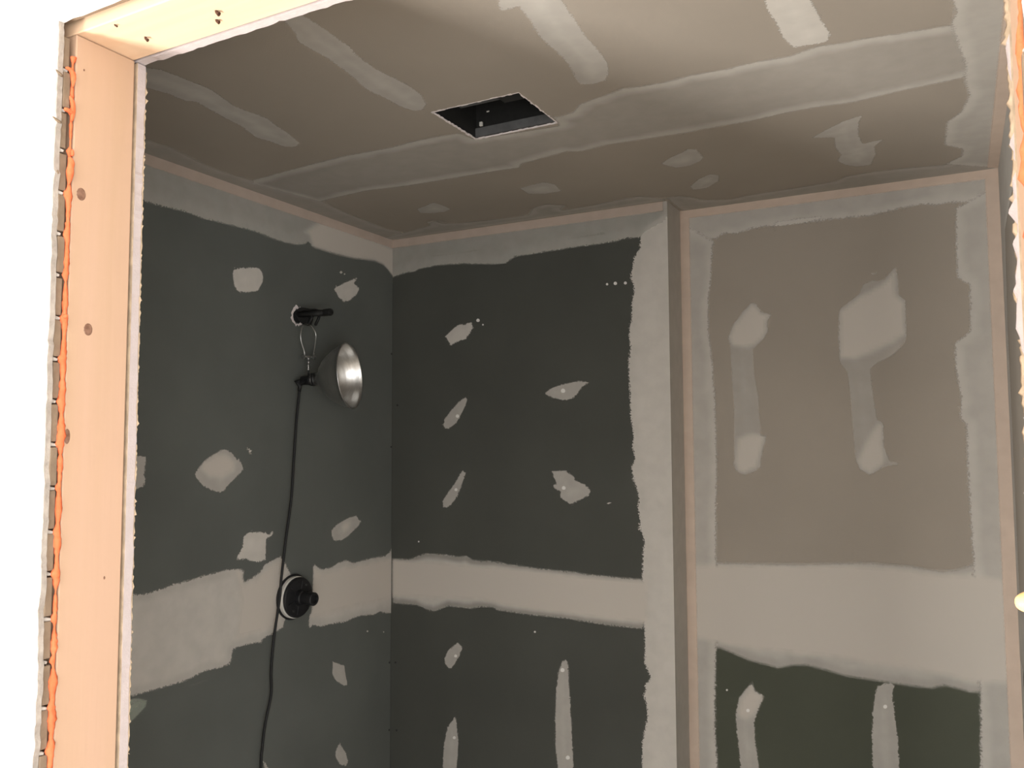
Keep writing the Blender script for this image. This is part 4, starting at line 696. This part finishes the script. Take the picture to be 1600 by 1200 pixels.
for zz in (1.9560, 1.9450, 1.9340, 1.9230): add_lathe(bm, (0.056, -0.5045, zz), (0, 0, 1), [(0, 0.003), (0.002, 0.0046), (0.0045, 0.0046), (0.0065, 0.003)], 10)
obj('swivel_stem', bm, 'steel', lamp, True)
# socket and reflector share one axis
AX = Vector((0.948, 0.300, 0.080)).normalized()
RC = Vector((0.190, -0.4710, 1.9040))            # rim centre
def A(s): return RC - AX * (0.150 - s)            # s = 0 at the back of the socket, 0.150 at the rim
bm = bmesh.new(); add_lathe(bm, A(-0.008), AX, [(0, 0.0), (0, 0.010), (0.003, 0.0135), (0.026, 0.0150), (0.028, 0.0175), (0.034, 0.0175)], 28); sock = obj('socket', bm, 'black_plastic', lamp, True)
bm = bmesh.new(); add_lathe(bm, A(0.024), AX, [(0, 0.015), (0.0005, 0.0190), (0.006, 0.0195), (0.0065, 0.0175), (0.0085, 0.0175), (0.009, 0.0200), (0.016, 0.0205), (0.0165, 0.015)], 32); obj('clamp_ring', bm, 'dark_steel', lamp, True)
cyl('switch_key', 'black_plastic', sock, A(0.012) + Vector((0, -0.012, -0.004)), A(0.012) + Vector((0, -0.030, -0.010)), 0.0035, 10)
prof_o = [(0.038, 0.0185), (0.050, 0.0200), (0.056, 0.0260), (0.064, 0.0420), (0.075, 0.0560), (0.090, 0.0700), (0.108, 0.0820), (0.128, 0.0915), (0.146, 0.0965), (0.1475, 0.1000), (0.150, 0.1010), (0.1512, 0.0995)]
prof_i = [(0.1505, 0.0975), (0.146, 0.0952), (0.128, 0.0902), (0.108, 0.0807), (0.090, 0.0687), (0.075, 0.0547), (0.064, 0.0407), (0.056, 0.0248), (0.051, 0.0188), (0.040, 0.0172)]
fine = []
for (s0, r0), (s1, r1) in zip(prof_i, prof_i[1:]):
    for k in range(5): fine.append((s0 + (s1 - s0) * k / 5, r0 + (r1 - r0) * k / 5 + (0.00025 if k % 2 else 0)))   # spun rings
prof_i = fine + [prof_i[-1]]
bm = bmesh.new(); add_lathe(bm, A(0), AX, prof_o + prof_i, 64, closed=True)
refl = obj('reflector', bm, 'aluminium', lamp, True)
bm = bmesh.new(); add_lathe(bm, A(0.040), AX, [(0, 0.0168), (0.004, 0.0168), (0.0041, 0.013), (0.001, 0.012), (0.001, 0.0)], 24); obj('socket_throat', bm, 'black_plastic', sock)
bm = bmesh.new()
cp = curve_pts([A(0.004) + Vector((0.006, 0, 0.0)), A(-0.004) + Vector((-0.006, -0.004, -0.003)), (0.036, -0.5170, 1.8780), (0.031, -0.5165, 1.8500), (0.028, -0.5235, 1.7649), (0.028, -0.5323, 1.6491), (0.028, -0.5410, 1.5347), (0.028, -0.5604, 1.4228), (0.028, -0.5767, 1.3128), (0.028, -0.5833, 1.2490), (0.027, -0.6042, 1.1338), (0.027, -0.6125, 1.0450), (0.027, -0.6111, 0.9816), (0.027, -0.6322, 0.9069), (0.027, -0.6431, 0.8394), (0.027, -0.6469, 0.7879), (0.027, -0.6500, 0.5), (0.028, -0.6600, 0.2), (0.032, -0.6700, 0.06), (0.05, -0.69, 0.012), (0.10, -0.72, 0.0052), (0.22, -0.80, 0.0052), (0.4, -0.84, 0.0052)], 10)
add_tube(bm, cp, 0.0040, 10)
obj('cord', bm, 'black_rubber', lamp, True)
bm = bmesh.new(); add_tube(bm, [A(-0.010) + Vector((0.010, 0, 0)), A(-0.010) + Vector((-0.010, -0.004, -0.004)), (0.0355, -0.5170, 1.8760), (0.0320, -0.5165, 1.8600)], [0.0085, 0.0085, 0.0070, 0.0048], 14); obj('strain_relief', bm, 'black_rubber', sock, True)

# ------------------------------------------------------------------ shower mixing valve with black guard
valve = label_thing('shower_valve', 'round black shower valve guard with stem in the pale seam band', 'valve')
VCY, VCZ = -0.503, 1.2385
bm = bmesh.new(); add_lathe(bm, (0.0, VCY, VCZ), (1, 0, 0), [(0, 0.066), (0.006, 0.068), (0.0075, 0.066), (0.0075, 0.055)], 48); obj('mounting_plate', bm, 'black_plastic', valve)
bm = bmesh.new(); add_lathe(bm, (0.0, VCY, VCZ), (1, 0, 0), [(0.0074, 0.062), (0.018, 0.0625), (0.020, 0.0615), (0.020, 0.052)], 48); obj('gasket_ring', bm, 'gasket', valve)
bm = bmesh.new(); add_lathe(bm, (0.0, VCY, VCZ), (1, 0, 0), [(0.019, 0.052), (0.0215, 0.0595), (0.027, 0.0600), (0.031, 0.0575), (0.033, 0.045), (0.033, 0.024)], 48); guard = obj('guard_face', bm, 'black_plastic', valve)
for a in range(6):
    t = a * math.pi / 3 + 0.3
    bm = bmesh.new(); add_tube(bm, [(0.033, VCY + 0.026 * math.cos(t), VCZ + 0.026 * math.sin(t)), (0.0338, VCY + 0.050 * math.cos(t), VCZ + 0.050 * math.sin(t))], [0.0022, 0.0016], 6); obj('rib', bm, 'black_plastic', guard)
for t in (0.9, 4.05):
    bm = bmesh.new(); add_lathe(bm, (0.0328, VCY + 0.044 * math.cos(t), VCZ + 0.044 * math.sin(t)), (1, 0, 0), [(0, 0.0045), (0.002, 0.0045), (0.003, 0.003)], 12); obj('screw', bm, 'dark_steel', guard)
bm = bmesh.new(); add_lathe(bm, (0.0, VCY, VCZ), (1, 0, 0), [(0.032, 0.024), (0.046, 0.0215), (0.048, 0.0185), (0.074, 0.0180), (0.075, 0.0200), (0.088, 0.0200), (0.0905, 0.0180), (0.0905, 0.0120), (0.084, 0.0110), (0.084, 0.0)], 32); obj('stem', bm, 'black_plastic', valve, bevel=0.0005)

# ------------------------------------------------------------------ exhaust fan housing above the ceiling hole
fan = label_thing('exhaust_fan_housing', 'dark fan housing inside the square ceiling hole', 'vent')
X0, X1, Y0, Y1, Z0, Z1 = HX0 + 0.0022, HX1 - 0.0022, HY0 + 0.0022, HY1 - 0.0022, H + 0.0025, H + 0.16
bm = bmesh.new(); t = 0.0012
add_box(bm, X0 - t, X0, Y0, Y1, Z0, Z1); add_box(bm, X1, X1 + t, Y0, Y1, Z0, Z1); add_box(bm, X0, X1, Y0 - t, Y0, Z0, Z1)
add_box(bm, X0, X1, Y1, Y1 + t, Z0, Z1); add_box(bm, X0 - t, X1 + t, Y0 - t, Y1 + t, Z1, Z1 + t)
body = obj('housing_box', bm, 'black_paint', fan)
box('rim_flange', 'housing_grey', fan, X0, X1, Y1 - 0.004, Y1, Z0 + 0.001, Z0 + 0.022)
bp_ = box('blower_plate', 'housing_grey', fan, X0, X0 + 0.150, Y0, Y0 + 0.118, Z0 + 0.048, Z0 + 0.060, bevel=0.001)
box('blower_side', 'housing_grey', fan, X0 + 0.148, X0 + 0.150, Y0, Y0 + 0.118, Z0 + 0.050, Z1)
box('mounting_tab', 'dark_steel', fan, X1 - 0.060, X1 - 0.001, Y0 + 0.001, Y0 + 0.050, Z0 + 0.006, Z0 + 0.010)
conn = box('wire_connector', 'gasket', fan, X0 + 0.014, X0 + 0.022, Y1 - 0.010, Y1 - 0.004, Z0 + 0.024, Z0 + 0.034, bevel=0.001)
box('rating_label', 'gasket', fan, X0 + 0.030, X0 + 0.037, Y1 - 0.0015, Y1 - 0.0003, Z0 + 0.058, Z0 + 0.061)
bm = bmesh.new(); add_lathe(bm, (X1 - 0.05, (Y0 + Y1) / 2, Z1 - 0.001), (0, 0, -1), [(0, 0.040), (0.02, 0.040), (0.022, 0.038), (0.022, 0.0)], 32); obj('motor', bm, 'black_plastic', fan, True)

# ------------------------------------------------------------------ outer room (behind the photographer)
oL = box('wall_outer_left', 'outer_paint', None, OX0 - 0.1, OX0, OY, PY0, 0, OH)
bm = bmesh.new()
add_box(bm, OX1, OX1 + 0.1, OY, VY0, 0, OH); add_box(bm, OX1, OX1 + 0.1, VY1, PY0, 0, OH)
add_box(bm, OX1, OX1 + 0.1, VY0, VY1, 0, VZ0); add_box(bm, OX1, OX1 + 0.1, VY0, VY1, VZ1, OH)
oR = obj('wall_outer_right', bm, 'outer_paint')
bm = bmesh.new()
add_box(bm, OX0 - 0.1, WX0, OY - 0.15, OY, 0, OH); add_box(bm, WX1, OX1 + 0.1, OY - 0.15, OY, 0, OH)
add_box(bm, WX0, WX1, OY - 0.15, OY, 0, WZ0); add_box(bm, WX0, WX1, OY - 0.15, OY, WZ1, OH)
oB = obj('wall_outer_rear', bm, 'outer_paint')
oC = box('ceiling_outer', 'outer_paint', None, OX0 - 0.1, OX1 + 0.1, OY, PY0, OH, OH + 0.05)
oF = box('floor_outer', 'oak_floor', None, OX0 - 0.1, OX1 + 0.1, OY, PY0, -0.02, 0)
bm = bmesh.new()
for b in ((WX0, WX0 + 0.05, WZ0, WZ1), (WX1 - 0.05, WX1, WZ0, WZ1), (WX0, WX1, WZ0, WZ0 + 0.05), (WX0, WX1, WZ1 - 0.05, WZ1)):
    add_box(bm, b[0], b[1], OY - 0.10, OY - 0.05, b[2], b[3])
oW = obj('added_window_1', bm, 'white_frame')
bm = bmesh.new()
for b in ((VY0, VY0 + 0.05, VZ0, VZ1), (VY1 - 0.05, VY1, VZ0, VZ1), (VY0, VY1, VZ0, VZ0 + 0.05), (VY0, VY1, VZ1 - 0.05, VZ1)):
    add_box(bm, OX1 + 0.04, OX1 + 0.09, b[0], b[1], b[2], b[3])
oV = obj('added_window_2', bm, 'white_frame')
for o_, lb, c_ in ((oV, 'tall unseen white window added for light in the right wall of the outer room', 'window'), (oL, 'plain white wall of the outer room, left of the photographer', 'wall'), (oR, 'white outer room wall with a tall added window, right of the photographer', 'wall'),
                  (oB, 'white outer room wall with the low added window behind the photographer', 'wall'), (oC, 'flat white ceiling of the outer room', 'ceiling'),
                  (oF, 'oak strip floor of the outer room before the doorway', 'floor'), (oW, 'wide low white window added for light behind the photographer', 'window')):
    o_['label'] = lb; o_['category'] = c_; o_['kind'] = S

# unseen work light, assumed on the outer room's floor, shining up into the doorway
wl = label_thing('assumed_work_light', 'assumed, unseen yellow flood work light on the outer room floor aimed at the doorway', 'work light')
WL = Vector((0.03, -3.1, 0.24)); AIM = (Vector((1.75, -0.8, 2.3)) - WL).normalized()
q = AIM.to_track_quat('-Z', 'Y').to_matrix().to_4x4(); q.translation = WL
def wl_box(name, m, *b, bevel=0.0):
    o = box(name, m, wl, *b, bevel=bevel); o.matrix_world = q; return o
wl_box('lamp_shell', 'lamp_yellow', -0.20, 0.20, -0.15, 0.15, 0.012, 0.09, bevel=0.01)
wl_box('lamp_glass', 'white_frame', -0.18, 0.18, -0.13, 0.13, 0.008, 0.012)
bm = bmesh.new()
for s in (-1, 1): add_tube(bm, [(WL.x + s * 0.2, WL.y - 0.16, 0.012), (WL.x + s * 0.2, WL.y + 0.16, 0.012)], 0.012, 10); add_tube(bm, [(WL.x + s * 0.2, WL.y, 0.012), (WL.x + s * 0.2, WL.y, WL.z - 0.02)], 0.010, 10)
add_tube(bm, [(WL.x - 0.2, WL.y - 0.15, 0.012), (WL.x + 0.2, WL.y - 0.15, 0.012)], 0.010, 10)
obj('stand', bm, 'black_paint', wl, True)
al = area('assumed_work_light_beam', WL + AIM * 0.002, WL + AIM, 0.36, 0.26, 50, (1.0, 0.975, 0.94))  # low light source, assumed and added to brighten header and bathroom
al.data.spread = math.radians(180)
